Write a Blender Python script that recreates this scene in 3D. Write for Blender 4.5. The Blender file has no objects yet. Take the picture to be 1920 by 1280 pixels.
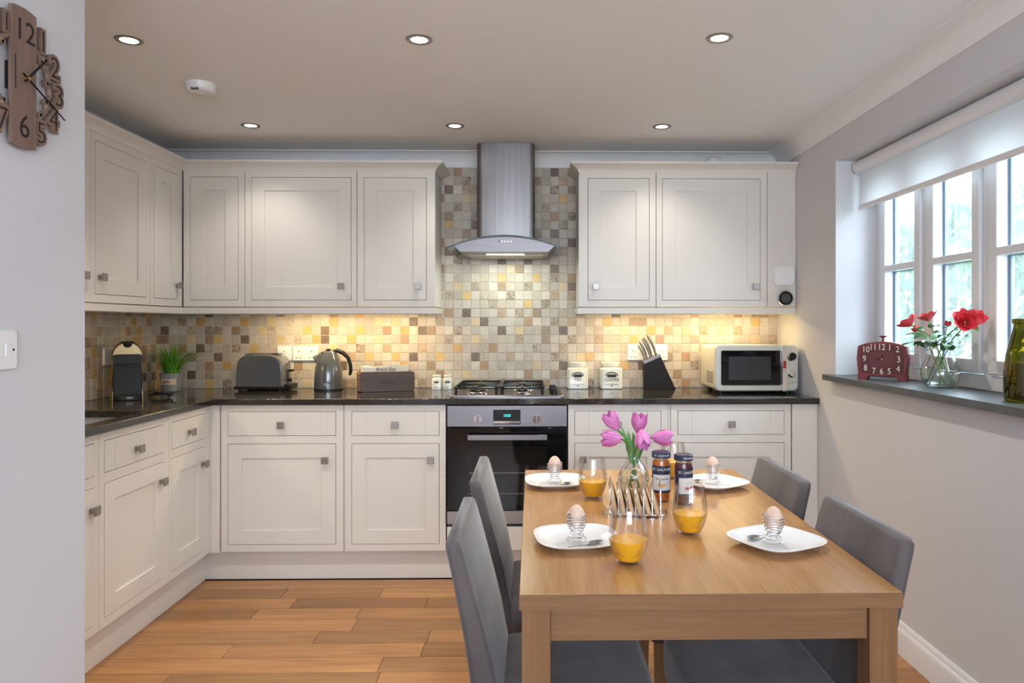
import bpy, bmesh, math, random
from mathutils import Vector, Matrix
R = random.Random(7)
S = bpy.context.scene
COL = S.collection
# ---------------------------------------------------------------- camera
F, CX, CY, H = 1365.0, 1021.8, 608.0, 1.26
PSI = math.radians(1.0)
cs, sn = math.cos(PSI), math.sin(PSI)
cd = bpy.data.cameras.new('camera'); cam = bpy.data.objects.new('camera', cd); COL.objects.link(cam)
cd.sensor_width = 36; cd.lens = 36 * F / 1920
cd.shift_x = -(CX - 960) / 1920; cd.shift_y = (CY - 640) / 1920
cd.clip_start = 0.05
cam.location = (0, 0, H); cam.rotation_euler = (math.pi / 2, 0, -PSI)
S.camera = cam
# ---------------------------------------------------------------- world, view
w = bpy.data.worlds.new('world'); S.world = w; w.use_nodes = True
wn = w.node_tree.nodes; wl = w.node_tree.links
bg = wn['Background']
tc = wn.new('ShaderNodeTexCoord'); sx = wn.new('ShaderNodeSeparateXYZ'); cr = wn.new('ShaderNodeValToRGB')
wl.new(tc.outputs['Generated'], sx.inputs[0]); wl.new(sx.outputs['Z'], cr.inputs[0]); wl.new(cr.outputs[0], bg.inputs[0])
cr.color_ramp.elements[0].position = 0.0; cr.color_ramp.elements[0].color = (0.78, 0.88, 1.0, 1)
cr.color_ramp.elements[1].position = 1.0; cr.color_ramp.elements[1].color = (0.66, 0.80, 1.0, 1)
bg.inputs[1].default_value = 11.0
S.view_settings.view_transform = 'Standard'; S.view_settings.look = 'None'; S.view_settings.gamma = 1
S.view_settings.exposure = 0.6
try: S.view_settings.use_curve_mapping = False
except Exception: pass
S.cycles.max_bounces = 10; S.cycles.diffuse_bounces = 6; S.cycles.transparent_max_bounces = 16
S.cycles.sample_clamp_indirect = 6; S.cycles.caustics_reflective = False; S.cycles.caustics_refractive = False

# ---------------------------------------------------------------- pixel -> place (a pixel gives a direction; the plane it lies on gives the distance)
def ray(px, py):
    u = (px - CX) / F; v = (CY - py) / F
    return Vector((sn + u * cs, cs - u * sn, v))
def PY(px, py, Y): d = ray(px, py); d = d * (Y / d.y); return Vector((d.x, Y, H + d.z))
def PX(px, py, X): d = ray(px, py); d = d * (X / d.x); return Vector((X, d.y, H + d.z))
def PZ(px, py, z): d = ray(px, py); d = d * ((z - H) / d.z); return Vector((d.x, d.y, z))
def xat(px, Y): return PY(px, CY, Y).x
def zat(px, py, Y): return PY(px, py, Y).z

# ---------------------------------------------------------------- materials
MATS = {}
def nodes(m): return m.node_tree.nodes, m.node_tree.links
def mat(name, col, rough=0.5, metal=0.0, spec=0.5, **kw):
    if name in MATS: return MATS[name]
    m = bpy.data.materials.new(name); m.use_nodes = True; MATS[name] = m
    n, l = nodes(m); p = n['Principled BSDF']
    p.inputs['Base Color'].default_value = (*col, 1); p.inputs['Roughness'].default_value = rough
    p.inputs['Metallic'].default_value = metal; p.inputs['Specular IOR Level'].default_value = spec
    if 'sheen' in kw:
        p.inputs['Sheen Weight'].default_value = kw['sheen']; p.inputs['Sheen Roughness'].default_value = .4
    if 'coat' in kw: p.inputs['Coat Weight'].default_value = kw['coat']; p.inputs['Coat Roughness'].default_value = .08
    if 'emit' in kw: p.inputs['Emission Color'].default_value = (*kw['emit'], 1); p.inputs['Emission Strength'].default_value = kw.get('es', 1)
    if 'sss' in kw: p.inputs['Subsurface Weight'].default_value = kw['sss']; p.inputs['Subsurface Radius'].default_value = (.01, .005, .003)
    if 'var' in kw or 'bump' in kw:
        t = n.new('ShaderNodeTexCoord'); mp = n.new('ShaderNodeMapping'); nz = n.new('ShaderNodeTexNoise')
        mp.inputs['Scale'].default_value = kw.get('stretch', (1, 1, 1)); nz.inputs['Scale'].default_value = kw.get('nscale', 20); nz.inputs['Detail'].default_value = kw.get('detail', 4)
        l.new(t.outputs['Object'], mp.inputs[0]); l.new(mp.outputs[0], nz.inputs[0])
        if 'var' in kw:
            mx = n.new('ShaderNodeMix'); mx.data_type = 'RGBA'; rp = n.new('ShaderNodeValToRGB')
            rp.color_ramp.elements[0].position = kw.get('lo', .35); rp.color_ramp.elements[1].position = kw.get('hi', .65)
            l.new(nz.outputs[0], rp.inputs[0]); l.new(rp.outputs[0], mx.inputs[0])
            mx.inputs[6].default_value = (*col, 1); mx.inputs[7].default_value = (*kw['var'], 1); l.new(mx.outputs[2], p.inputs['Base Color'])
        if 'bump' in kw:
            b = n.new('ShaderNodeBump'); b.inputs['Strength'].default_value = kw['bump']; b.inputs['Distance'].default_value = kw.get('bd', .002)
            l.new(nz.outputs[0], b.inputs['Height']); l.new(b.outputs[0], p.inputs['Normal'])
    return m
def wood(name, c1, c2, axis=0, scale=1.0, rough=.35, coat=0, rnd=True):
    if name in MATS: return MATS[name]
    m = mat(name, c1, rough, coat=coat); n, l = nodes(m); p = n['Principled BSDF']
    t = n.new('ShaderNodeTexCoord'); oi = n.new('ShaderNodeObjectInfo'); add = n.new('ShaderNodeVectorMath'); add.operation = 'ADD'
    sc = n.new('ShaderNodeVectorMath'); sc.operation = 'SCALE'; sc.inputs['Scale'].default_value = 13.0 if rnd else 0
    cmb = n.new('ShaderNodeCombineXYZ'); l.new(oi.outputs['Random'], cmb.inputs[0]); l.new(oi.outputs['Random'], cmb.inputs[1]); l.new(cmb.outputs[0], sc.inputs[0])
    l.new(t.outputs['Object'], add.inputs[0]); l.new(sc.outputs[0], add.inputs[1])
    mp = n.new('ShaderNodeMapping'); s = [22 * scale] * 3; s[axis] = 1.6 * scale; mp.inputs['Scale'].default_value = s
    l.new(add.outputs[0], mp.inputs[0])
    nz = n.new('ShaderNodeTexNoise'); nz.inputs['Scale'].default_value = 1.3; nz.inputs['Detail'].default_value = 6; nz.inputs['Distortion'].default_value = .6
    l.new(mp.outputs[0], nz.inputs[0])
    mp2 = n.new('ShaderNodeMapping'); s2 = [160 * scale] * 3; s2[axis] = 5 * scale; mp2.inputs['Scale'].default_value = s2; l.new(add.outputs[0], mp2.inputs[0])
    n2 = n.new('ShaderNodeTexNoise'); n2.inputs['Scale'].default_value = 1.0; n2.inputs['Detail'].default_value = 2; l.new(mp2.outputs[0], n2.inputs[0])
    rp = n.new('ShaderNodeValToRGB'); rp.color_ramp.elements[0].position = .3; rp.color_ramp.elements[1].position = .72
    rp.color_ramp.elements[0].color = (*c1, 1); rp.color_ramp.elements[1].color = (*c2, 1)
    mixf = n.new('ShaderNodeMix'); mixf.data_type = 'FLOAT'; mixf.inputs[0].default_value = .4; l.new(nz.outputs[0], mixf.inputs[2]); l.new(n2.outputs[0], mixf.inputs[3])
    l.new(mixf.outputs[0], rp.inputs[0])
    hsv = n.new('ShaderNodeHueSaturation'); l.new(rp.outputs[0], hsv.inputs['Color'])
    mr = n.new('ShaderNodeMapRange'); mr.inputs[3].default_value = .72 if rnd else 1; mr.inputs[4].default_value = 1.22 if rnd else 1
    l.new(oi.outputs['Random'], mr.inputs[0]); l.new(mr.outputs[0], hsv.inputs['Value']); l.new(hsv.outputs[0], p.inputs['Base Color'])
    b = n.new('ShaderNodeBump'); b.inputs['Strength'].default_value = .12; b.inputs['Distance'].default_value = .001; l.new(n2.outputs[0], b.inputs['Height']); l.new(b.outputs[0], p.inputs['Normal'])
    return m
def thin_glass(name, tint=(1, 1, 1), refl=.45, tr=.985):
    if name in MATS: return MATS[name]
    m = bpy.data.materials.new(name); m.use_nodes = True; MATS[name] = m; n, l = nodes(m); n.remove(n['Principled BSDF'])
    o = n['Material Output']; tb = n.new('ShaderNodeBsdfTransparent'); tb.inputs[0].default_value = (*[c * tr for c in tint], 1)
    g = n.new('ShaderNodeBsdfGlossy'); g.inputs['Roughness'].default_value = .02; lw = n.new('ShaderNodeLayerWeight'); lw.inputs[0].default_value = .25
    mul = n.new('ShaderNodeMath'); mul.operation = 'MULTIPLY_ADD'; mul.inputs[1].default_value = .8 * refl; mul.inputs[2].default_value = .035; l.new(lw.outputs['Fresnel'], mul.inputs[0])
    mx = n.new('ShaderNodeMixShader'); l.new(mul.outputs[0], mx.inputs[0]); l.new(tb.outputs[0], mx.inputs[1]); l.new(g.outputs[0], mx.inputs[2]); l.new(mx.outputs[0], o.inputs[0])
    return m
def tile_mat(name, use_attr):
    m = bpy.data.materials.new(name); m.use_nodes = True; MATS[name] = m; n, l = nodes(m); p = n['Principled BSDF']; p.inputs['Roughness'].default_value = .42
    oi = n.new('ShaderNodeObjectInfo'); t = n.new('ShaderNodeTexCoord'); geo = n.new('ShaderNodeNewGeometry')
    if use_attr:
        a = n.new('ShaderNodeAttribute'); a.attribute_name = 'Col'; col = a.outputs['Color']; al = a.outputs['Alpha']
    else:
        col = oi.outputs['Color']; al = oi.outputs['Alpha']
    nz = n.new('ShaderNodeTexNoise'); nz.inputs['Scale'].default_value = 55; nz.inputs['Detail'].default_value = 6; nz.inputs['Distortion'].default_value = 1.6
    l.new(geo.outputs['Position'], nz.inputs[0])
    rp = n.new('ShaderNodeValToRGB'); rp.color_ramp.elements[0].position = .32; rp.color_ramp.elements[1].position = .62
    l.new(nz.outputs[0], rp.inputs[0])
    # alpha = amount of pale veining
    mulv = n.new('ShaderNodeMath'); mulv.operation = 'MULTIPLY'; l.new(rp.outputs[0], mulv.inputs[0]); l.new(al, mulv.inputs[1])
    mx = n.new('ShaderNodeMix'); mx.data_type = 'RGBA'; l.new(mulv.outputs[0], mx.inputs[0]); l.new(col, mx.inputs[6]); mx.inputs[7].default_value = (.60, .50, .38, 1)
    n2 = n.new('ShaderNodeTexNoise'); n2.inputs['Scale'].default_value = 18; l.new(geo.outputs['Position'], n2.inputs[0])
    hs = n.new('ShaderNodeHueSaturation'); mr = n.new('ShaderNodeMapRange'); mr.inputs[3].default_value = .78; mr.inputs[4].default_value = 1.2; l.new(n2.outputs[0], mr.inputs[0]); l.new(mr.outputs[0], hs.inputs['Value'])
    l.new(mx.outputs[2], hs.inputs['Color']); l.new(hs.outputs[0], p.inputs['Base Color'])
    b = n.new('ShaderNodeBump'); b.inputs['Strength'].default_value = .35; b.inputs['Distance'].default_value = .0015; l.new(nz.outputs[0], b.inputs['Height']); l.new(b.outputs[0], p.inputs['Normal'])
    return m
M_cream = mat('cream_paint', (.72, .685, .63), .38)
M_wall = mat('wall_paint', (.63, .625, .645), .85)
M_ceil = mat('ceiling_paint', (.86, .86, .86), .9)
M_white = mat('white_plastic', (.80, .80, .80), .3)
M_gloss = mat('white_gloss_paint', (.78, .79, .82), .25)
M_dark = mat('black_plastic', (.010, .010, .011), .38, spec=.25)
M_black = mat('black_enamel', (.008, .008, .008), .25, spec=.3)
M_chrome = mat('chrome', (.82, .82, .84), .12, 1)
M_steel = mat('brushed_steel', (.23, .222, .228), .36, 1, var=(.29, .28, .285), stretch=(60, 60, .6), nscale=3)
M_steelh = mat('brushed_steel_horizontal', (.185, .172, .18), .38, 1, var=(.23, .215, .222), stretch=(1, 1, 160), nscale=5)
M_nickel = mat('satin_nickel', (.34, .31, .29), .38, 1)
M_granite = mat('black_granite', (.018, .016, .014), .1, spec=.6, var=(.048, .04, .033), nscale=260, detail=3, lo=.48, hi=.68)
M_grout = mat('grout', (.66, .60, .52), .9)
M_slate = mat('slate', (.075, .085, .09), .42, var=(.10, .11, .115), nscale=14)
M_tileobj = tile_mat('stone_tile', False); M_tileattr = tile_mat('stone_tile_mass', True)
M_oak = wood('oak_floor', (.25, .105, .033), (.47, .235, .085), 0, 1.0, .33)
M_table = wood('oak_table_top', (.36, .175, .06), (.52, .285, .115), 1, 1.2, .24, rnd=False)
M_tablex = wood('oak_table_edge', (.15, .070, .027), (.24, .125, .054), 0, 1.2, .4, rnd=False)
M_tablez = wood('oak_table_leg', (.15, .068, .025), (.24, .122, .05), 2, 1.2, .4, rnd=False)
M_velvet = mat('grey_velvet', (.068, .056, .055), .8, sheen=.36, var=(.115, .097, .096), nscale=9, detail=5, stretch=(1, 1, .5), bump=.25, bd=.004)
M_glass = thin_glass('clear_glass')
M_china = mat('white_china', (.86, .87, .88), .12)
M_print = mat('black_print', (.02, .02, .02), .6)

# ---------------------------------------------------------------- mesh builder
class MB:
    def __init__(s): s.v = []; s.f = []
    def add(s, vs, fs):
        o = len(s.v); s.v += [tuple(v) for v in vs]; s.f += [tuple(i + o for i in f) for f in fs]; return s
    def box(s, x0, x1, y0, y1, z0, z1):
        return s.add([(x, y, z) for z in (z0, z1) for y in (y0, y1) for x in (x0, x1)],
                     [(0, 2, 3, 1), (4, 5, 7, 6), (0, 1, 5, 4), (2, 6, 7, 3), (0, 4, 6, 2), (1, 3, 7, 5)])
    def obox(s, c, size, M):
        h = [a / 2 for a in size]; vs = []
        for z in (-1, 1):
            for y in (-1, 1):
                for x in (-1, 1): vs.append(Vector(c) + M @ Vector((x * h[0], y * h[1], z * h[2])))
        return s.add(vs, [(0, 2, 3, 1), (4, 5, 7, 6), (0, 1, 5, 4), (2, 6, 7, 3), (0, 4, 6, 2), (1, 3, 7, 5)])
    def loft(s, rings, cap0=True, cap1=True, closed=True):
        n = len(rings[0]); vs = [p for r in rings for p in r]; fs = []
        for i in range(len(rings) - 1):
            for j in range(n if closed else n - 1):
                k = (j + 1) % n; fs.append((i * n + j, i * n + k, (i + 1) * n + k, (i + 1) * n + j))
        if cap0: fs.append(tuple(range(n))[::-1])
        if cap1: fs.append(tuple((len(rings) - 1) * n + j for j in range(n)))
        return s.add(vs, fs)
    def lathe(s, prof, c=(0, 0, 0), seg=24, sx=1, sy=1, caps=(True, True), M=None):
        rings = []
        for r, z in prof:
            ring = []
            for j in range(seg):
                a = 2 * math.pi * j / seg; p = Vector((max(r, 1e-5) * math.cos(a) * sx, max(r, 1e-5) * math.sin(a) * sy, z))
                ring.append((M @ p if M else p) + Vector(c))
            rings.append(ring)
        return s.loft(rings, *caps)
    def cyl(s, p0, p1, r0, r1=None, seg=16): return s.tube([p0, p1], [r0, r1 if r1 is not None else r0], seg)
    def tube(s, pts, r, seg=8, closed=False, sq=None):
        pts = [Vector(p) for p in pts]; n = len(pts); rr = r if isinstance(r, (list, tuple)) else [r] * n
        T = []
        for i in range(n):
            a = pts[(i - 1) % n] if (closed or i > 0) else pts[i]; b = pts[(i + 1) % n] if (closed or i < n - 1) else pts[i]
            d = b - a; T.append(d.normalized() if d.length > 1e-9 else Vector((0, 0, 1)))
        ref = Vector((0, 0, 1)) if abs(T[0].z) < .9 else Vector((1, 0, 0)); N = (ref - T[0] * ref.dot(T[0])).normalized(); rings = []
        for i in range(n):
            N = (N - T[i] * N.dot(T[i])).normalized(); B = T[i].cross(N); e = sq or (1, 1)
            rings.append([pts[i] + (N * math.cos(2 * math.pi * j / seg) * e[0] + B * math.sin(2 * math.pi * j / seg) * e[1]) * rr[i] for j in range(seg)])
        if closed: rings.append(rings[0]); return s.loft(rings, False, False)
        return s.loft(rings)
    def prism(s, poly, axis, a0, a1):
        def P(p, a): return {'x': (a, p[0], p[1]), 'y': (p[0], a, p[1]), 'z': (p[0], p[1], a)}[axis]
        return s.loft([[P(p, a0) for p in poly], [P(p, a1) for p in poly]])
    def plate(s, u0, u1, v0, v1, holes, a0, a1, axis='y'):
        us = sorted({u0, u1, *[h[0] for h in holes], *[h[1] for h in holes]}); vs = sorted({v0, v1, *[h[2] for h in holes], *[h[3] for h in holes]})
        us = [u for u in us if u0 <= u <= u1]; vs = [v for v in vs if v0 <= v <= v1]
        def inside(i, j):
            if i < 0 or j < 0 or i >= len(us) - 1 or j >= len(vs) - 1: return False
            cu, cv = (us[i] + us[i + 1]) / 2, (vs[j] + vs[j + 1]) / 2
            return not any(h[0] < cu < h[1] and h[2] < cv < h[3] for h in holes)
        idx = {}; V = []; Fc = []
        def P(u, v, a): return {'x': (a, u, v), 'y': (u, a, v), 'z': (u, v, a)}[axis]
        def vid(i, j, k):
            if (i, j, k) not in idx: idx[i, j, k] = len(V); V.append(P(us[i], vs[j], (a0, a1)[k]))
            return idx[i, j, k]
        for i in range(len(us) - 1):
            for j in range(len(vs) - 1):
                if not inside(i, j): continue
                for k in (0, 1): Fc.append((vid(i, j, k), vid(i + 1, j, k), vid(i + 1, j + 1, k), vid(i, j + 1, k)))
                for (di, dj, e) in ((-1, 0, ((i, j), (i, j + 1))), (1, 0, ((i + 1, j), (i + 1, j + 1))), (0, -1, ((i, j), (i + 1, j))), (0, 1, ((i, j + 1), (i + 1, j + 1)))):
                    if not inside(i + di, j + dj): Fc.append((vid(*e[0], 0), vid(*e[1], 0), vid(*e[1], 1), vid(*e[0], 1)))
        return s.add(V, Fc)
    def mesh(s, name, material, smooth=30):
        me = bpy.data.meshes.new(name); me.from_pydata(s.v, [], s.f); bm = bmesh.new(); bm.from_mesh(me)
        bmesh.ops.recalc_face_normals(bm, faces=bm.faces); bm.to_mesh(me); bm.free()
        if smooth:
            me.polygons.foreach_set('use_smooth', [True] * len(me.polygons))
            try: me.set_sharp_from_angle(angle=math.radians(smooth))
            except Exception: pass
        me.materials.append(material); return me
    def build(s, name, material, parent=None, bevel=0, smooth=30, loc=None, rot=None, sub=0):
        o = bpy.data.objects.new(name, s.mesh(name, material, smooth)); COL.objects.link(o); o.parent = parent
        if loc is not None: o.location = loc
        if rot is not None: o.rotation_euler = rot
        if bevel:
            b = o.modifiers.new('bevel', 'BEVEL'); b.width = bevel; b.segments = 2; b.limit_method = 'ANGLE'; b.angle_limit = .6
        if sub: m = o.modifiers.new('sub', 'SUBSURF'); m.levels = sub; m.render_levels = sub
        return o
def tag(o, label=None, cat=None, group=None, kind=None):
    if label: o['label'] = label
    if cat: o['category'] = cat
    if group: o['group'] = group
    if kind: o['kind'] = kind
    return o
def thing(name, label, cat, loc=(0, 0, 0), rz=0, group=None):
    o = bpy.data.objects.new(name, None); o.empty_display_size = .05; COL.objects.link(o); o.location = loc; o.rotation_euler = (0, 0, rz); return tag(o, label, cat, group)
def struct(name, mb, m, **k): return tag(mb.build(name, m, **k), kind='structure')
def text(name, s, size, material, parent, loc, rot=(math.pi / 2, 0, 0), ext=.0004, offset=0, align='CENTER', sxy=(1, 1), shear=0, wrap=None):
    c = bpy.data.curves.new(name, 'FONT'); c.body = s; c.size = size; c.extrude = ext; c.offset = offset; c.align_x = align; c.align_y = 'CENTER'; c.shear = shear; c.resolution_u = 3
    t = bpy.data.objects.new(name, c); COL.objects.link(t); bpy.context.view_layer.update()
    me = bpy.data.meshes.new_from_object(t.evaluated_get(bpy.context.evaluated_depsgraph_get())); COL.objects.unlink(t); bpy.data.objects.remove(t)
    for v in me.vertices:
        v.co.x *= sxy[0]; v.co.y *= sxy[1]
        if wrap:  # bend round a cylinder of radius wrap
            a = v.co.x / wrap; rr = wrap + v.co.z; v.co = Vector((rr * math.sin(a), v.co.y, rr * math.cos(a) - wrap))
    me.materials.clear(); me.materials.append(material)
    o = bpy.data.objects.new(name, me); COL.objects.link(o); o.parent = parent; o.location = loc; o.rotation_euler = rot; return o
def copy_tree(o, parent=None):
    c = o.copy(); COL.objects.link(c); c.parent = parent
    for ch in [x for x in bpy.data.objects if x.parent == o]: copy_tree(ch, c)
    return c
def rrect(w, h, r, n=5, cx=0, cy=0):
    out = []
    for (sx_, sy_, a0) in ((1, 1, 0), (-1, 1, 90), (-1, -1, 180), (1, -1, 270)):
        for i in range(n + 1):
            a = math.radians(a0 + 90 * i / n); out.append((cx + sx_ * (w / 2 - r) + r * math.cos(a), cy + sy_ * (h / 2 - r) + r * math.sin(a)))
    return out
def area(name, loc, rot, size, power, col, parent=None, spread=None):
    d = bpy.data.lights.new(name, 'AREA'); d.shape = 'RECTANGLE'; d.size, d.size_y = size; d.energy = power; d.color = col
    if spread: d.spread = spread
    o = bpy.data.objects.new(name, d); COL.objects.link(o); o.location = loc; o.rotation_euler = rot; o.parent = parent; return o
# ---------------------------------------------------------------- key planes (metres)
YW, YT, YB, YU = 4.18, 3.562, 3.585, 3.885      # back wall, worktop edge, base fronts, wall-unit fronts
XR, XL = 1.416, -2.115                           # side walls
XLB, XLU = xat(395.6, YB), xat(342, YU)          # left run fronts
XLT = XLB + .022
ZT = .897; ZC = 2.238; COVE = .08
XP, YP = -1.145, 1.886                           # partition wall face and its end
YN = -2.3                                        # wall behind the camera
YR0, YR1, ZS, ZL = 1.72, PX(1567, 302, XR).y, 1.025, PX(1567, 302, XR).z   # window recess
XWF = XR + .19
# ================================================================ SETTING
fl = struct('floor', MB().box(XL - .1, XR + .05, YN - .1, YW + .1, -.06, -.012), mat('subfloor', (.10, .05, .02), .9))
# oak boards run across the room, each its own board
pw = .12; y = 3.489 + pw; row = 0
cache = {}
while y > .55:
    x = -2.0 - R.random() * .7
    xmin = -1.62 if y < 3.63 else 9
    while x < XR:
        L = R.choice((.45, .6, .75, .9, 1.05, 1.2)); x1 = min(x + L, XR - .004); xa = max(x, -2.05)
        if x1 > -1.75 and x1 - xa > .02 and not (x1 < XP and y < 1.8):
            key = round(x1 - xa, 3)
            if key not in cache:
                cache[key] = MB().box(0, x1 - xa - .0022, -pw + .0022, 0, -.012, 0).mesh('floor_board', M_oak, 0)
            o = bpy.data.objects.new('floor_board', cache[key]); COL.objects.link(o); o.location = (xa, y, -R.random() * .0008); o.parent = fl
        x += L
    y -= pw
# far part of the floor behind the camera: one plain board field
o = MB().box(XP, XR, YN, y + .0, -.012, -.0005).build('floor_boarding', M_oak, fl); o['kind'] = 'stuff'
struct('ceiling', MB().box(XL - .1, XR + .35, YN - .1, YW + .1, ZC, ZC + .08), M_ceil)
wb = struct('wall_back', MB().box(XL - .1, XR + .1, YW, YW + .1, -.05, ZC), M_wall)
wl_ = struct('wall_left', MB().box(XL - .1, XL, YP - .2, YW, -.05, ZC), M_wall)
struct('wall_partition', MB().box(XL - .1, XP, YN, YP, -.05, ZC), M_wall, bevel=.003)
# right wall with the window opening (a deep splay-less reveal)
XO = XR + .30
struct('wall_right', MB().plate(YN, YW, -.05, ZC, [(YR0, YR1, ZS - .03, ZL), (-1.9, -.35, .95, ZL)], XR, XO, 'x'), M_wall)
w2 = struct('fill_window_side', MB().plate(-1.9, -.35, .95, ZL, [(-1.85 + i * .745, -1.85 + i * .745 + .70, 1.0, ZL - .05) for i in range(2)], XWF, XWF + .06, 'x'), M_gloss)  # unseen window, added to bring more daylight in from the side
for i in range(2): MB().box(XWF + .028, XWF + .032, -1.85 + i * .745, -1.85 + i * .745 + .70, 1.0, ZL - .05).build('pane', M_glass, w2)
# wall behind the camera; its wide unseen window is added for fill daylight
struct('wall_near', MB().plate(XP - .05, XR + .1, -.05, ZC, [(-1.05, 1.35, .85, 2.14)], YN - .15, YN, 'y'), M_wall)
d1 = struct('fill_window_near', MB().plate(-1.05, 1.35, .85, 2.14, [(-.99, .12, .91, 2.08), (.18, 1.29, .91, 2.08)], YN - .11, YN - .05, 'y'), M_gloss)
for (a, b) in ((-.99, .12), (.18, 1.29)): MB().box(a, b, YN - .083, YN - .079, .91, 2.08).build('pane', M_glass, d1)
# coving strips
def cove(name, p0, p1, inward):
    n = 8; poly = []
    for i in range(n + 1):
        a = math.pi / 2 * i / n; poly.append((COVE - COVE * math.sin(a) * .86, -COVE + COVE * (1 - math.cos(a)) * .86 + 0))
    ring = lambda P: [Vector(P) + Vector(inward) * q[0] + Vector((0, 0, q[1])) for q in [(0, 0), (0, -COVE), (.004, -COVE)] + [(COVE * (1 - math.cos(math.pi / 2 * i / n)) + .003, -COVE + COVE * math.sin(math.pi / 2 * i / n) * .97) for i in range(1, n)] + [(COVE, -.004), (COVE, 0)]]
    return struct(name, MB().loft([ring(p0), ring(p1)]), M_ceil)
cove('trim_1', (XL, YW, ZC), (XR, YW, ZC), (0, -1, 0))
cove('trim_2', (XR, YN, ZC), (XR, YW, ZC), (-1, 0, 0))
cove('trim_3', (XL, YP, ZC), (XL, YW, ZC), (1, 0, 0))
# skirting on the right wall
sk = [(0, 0), (-.016, 0), (-.016, .085), (-.013, .098), (-.009, .104), (-.009, .112), (-.004, .122), (0, .122)]
struct('baseboard_right', MB().loft([[(XR + p[0], yy, p[1]) for p in sk] for yy in (YN, YB)]), M_gloss)
struct('baseboard_partition', MB().loft([[(XP - p[0], yy, p[1]) for p in sk] for yy in (YN, YP)]), M_gloss)
# ---------------------------------------------------------------- window in the right wall
sill = struct('window_sill', MB().box(XR - .045, XWF + .02, YR0 - .05, YR1 + .05, ZS - .026, ZS), M_slate, bevel=.002)
win = struct('window_1', MB().plate(YR0, YR1, ZS, ZL, [(YR0 + .05 + i * (YR1 - YR0 - .06) / 4, YR0 + .01 + (i + 1) * (YR1 - YR0 - .06) / 4, ZS + .055, ZL - .05) for i in range(4)], XWF, XWF + .07, 'x'), M_gloss, bevel=.004)
gm = bpy.data.materials.new('rain_glass'); gm.use_nodes = True; n, l = nodes(gm); n.remove(n['Principled BSDF'])
tcn = n.new('ShaderNodeTexCoord'); mp = n.new('ShaderNodeMapping'); mp.inputs['Scale'].default_value = (1, 130, 7); nz = n.new('ShaderNodeTexNoise'); nz.inputs['Scale'].default_value = 1; nz.inputs['Detail'].default_value = 3
l.new(tcn.outputs['Object'], mp.inputs[0]); l.new(mp.outputs[0], nz.inputs[0])
rp = n.new('ShaderNodeValToRGB'); rp.color_ramp.elements[0].position = .3; rp.color_ramp.elements[1].position = .7; rp.color_ramp.elements[0].color = (.03,) * 3 + (1,); rp.color_ramp.elements[1].color = (.15,) * 3 + (1,); l.new(nz.outputs[0], rp.inputs[0])
bp = n.new('ShaderNodeBump'); bp.inputs['Strength'].default_value = .6; bp.inputs['Distance'].default_value = .003; l.new(nz.outputs[0], bp.inputs['Height'])
tb = n.new('ShaderNodeBsdfTransparent'); tb.inputs[0].default_value = (.92, .955, .94, 1); tl = n.new('ShaderNodeBsdfTranslucent'); tl.inputs[0].default_value = (.72, .82, .77, 1); l.new(bp.outputs[0], tl.inputs['Normal'])
gl = n.new('ShaderNodeBsdfGlossy'); gl.inputs['Roughness'].default_value = .15; l.new(bp.outputs[0], gl.inputs['Normal'])
m1 = n.new('ShaderNodeMixShader'); l.new(rp.outputs[0], m1.inputs[0]); l.new(tb.outputs[0], m1.inputs[1]); l.new(tl.outputs[0], m1.inputs[2])
m2 = n.new('ShaderNodeMixShader'); m2.inputs[0].default_value = .06; l.new(m1.outputs[0], m2.inputs[1]); l.new(gl.outputs[0], m2.inputs[2]); l.new(m2.outputs[0], n['Material Output'].inputs[0])
M_reveal = mat('blue_grey_reveal', (.16, .20, .27), .5)  # blue-grey strip standing in for the frame's outer reveal beyond the glass
cwid = (YR1 - YR0 - .06) / 4
for i in range(4):
    a, b = YR0 + .05 + i * cwid, YR0 + .01 + (i + 1) * cwid; z0, z1 = ZS + .055, ZL - .05; zb = 1.512
    cz = MB().plate(a + .004, b - .004, z0 + .004, z1 - .004, [(a + .052, b - .052, z0 + .055, zb - .014), (a + .052, b - .052, zb + .014, z1 - .05)], XWF - .012, XWF + .05, 'x').build('casement', M_gloss, win, bevel=.005)
    for (q0, q1) in ((z0 + .055, zb - .014), (zb + .014, z1 - .05)):
        MB().plate(a + .052, b - .052, q0, q1, [(a + .0535, b - .066, q0 + .0015, q1 - .0025)], XWF + .030, XWF + .044, 'x').build('outer_reveal', M_reveal, cz)
        MB().box(XWF + .033, XWF + .037, a + .054, b - .054, q0 + .002, q1 - .002).build('pane', gm, cz)
# roller blind inside the recess
bl = thing('roller_blind', 'white roller blind drawn part way down over the window', 'blind', (XR + .10, (YR0 + YR1) / 2, ZL))
yl0, yl1 = YR0 + .03 - (YR0 + YR1) / 2, YR1 - .02 - (YR0 + YR1) / 2
MB().prism([(p[0], p[1] - .035) for p in rrect(.062, .062, .028)], 'y', yl0, yl1).build('cassette', M_gloss, bl)
bm_ = bpy.data.materials.new('blind_fabric'); bm_.use_nodes = True; n, l = nodes(bm_); pb = n['Principled BSDF']; pb.inputs['Base Color'].default_value = (.86, .86, .88, 1); pb.inputs['Roughness'].default_value = .9
tl = n.new('ShaderNodeBsdfTranslucent'); tl.inputs[0].default_value = (.92, .91, .93, 1); mx = n.new('ShaderNodeMixShader'); mx.inputs[0].default_value = .55; l.new(pb.outputs[0], mx.inputs[1]); l.new(tl.outputs[0], mx.inputs[2]); l.new(mx.outputs[0], n['Material Output'].inputs[0])
MB().box(-.001, .001, yl0 + .02, yl1 - .012, -.215, -.06).build('fabric', bm_, bl)
MB().prism(rrect(.010, .024, .004, 3, 0, -.222), 'y', yl0 + .02, yl1 - .012).build('bottom_bar', M_white, bl)
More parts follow.
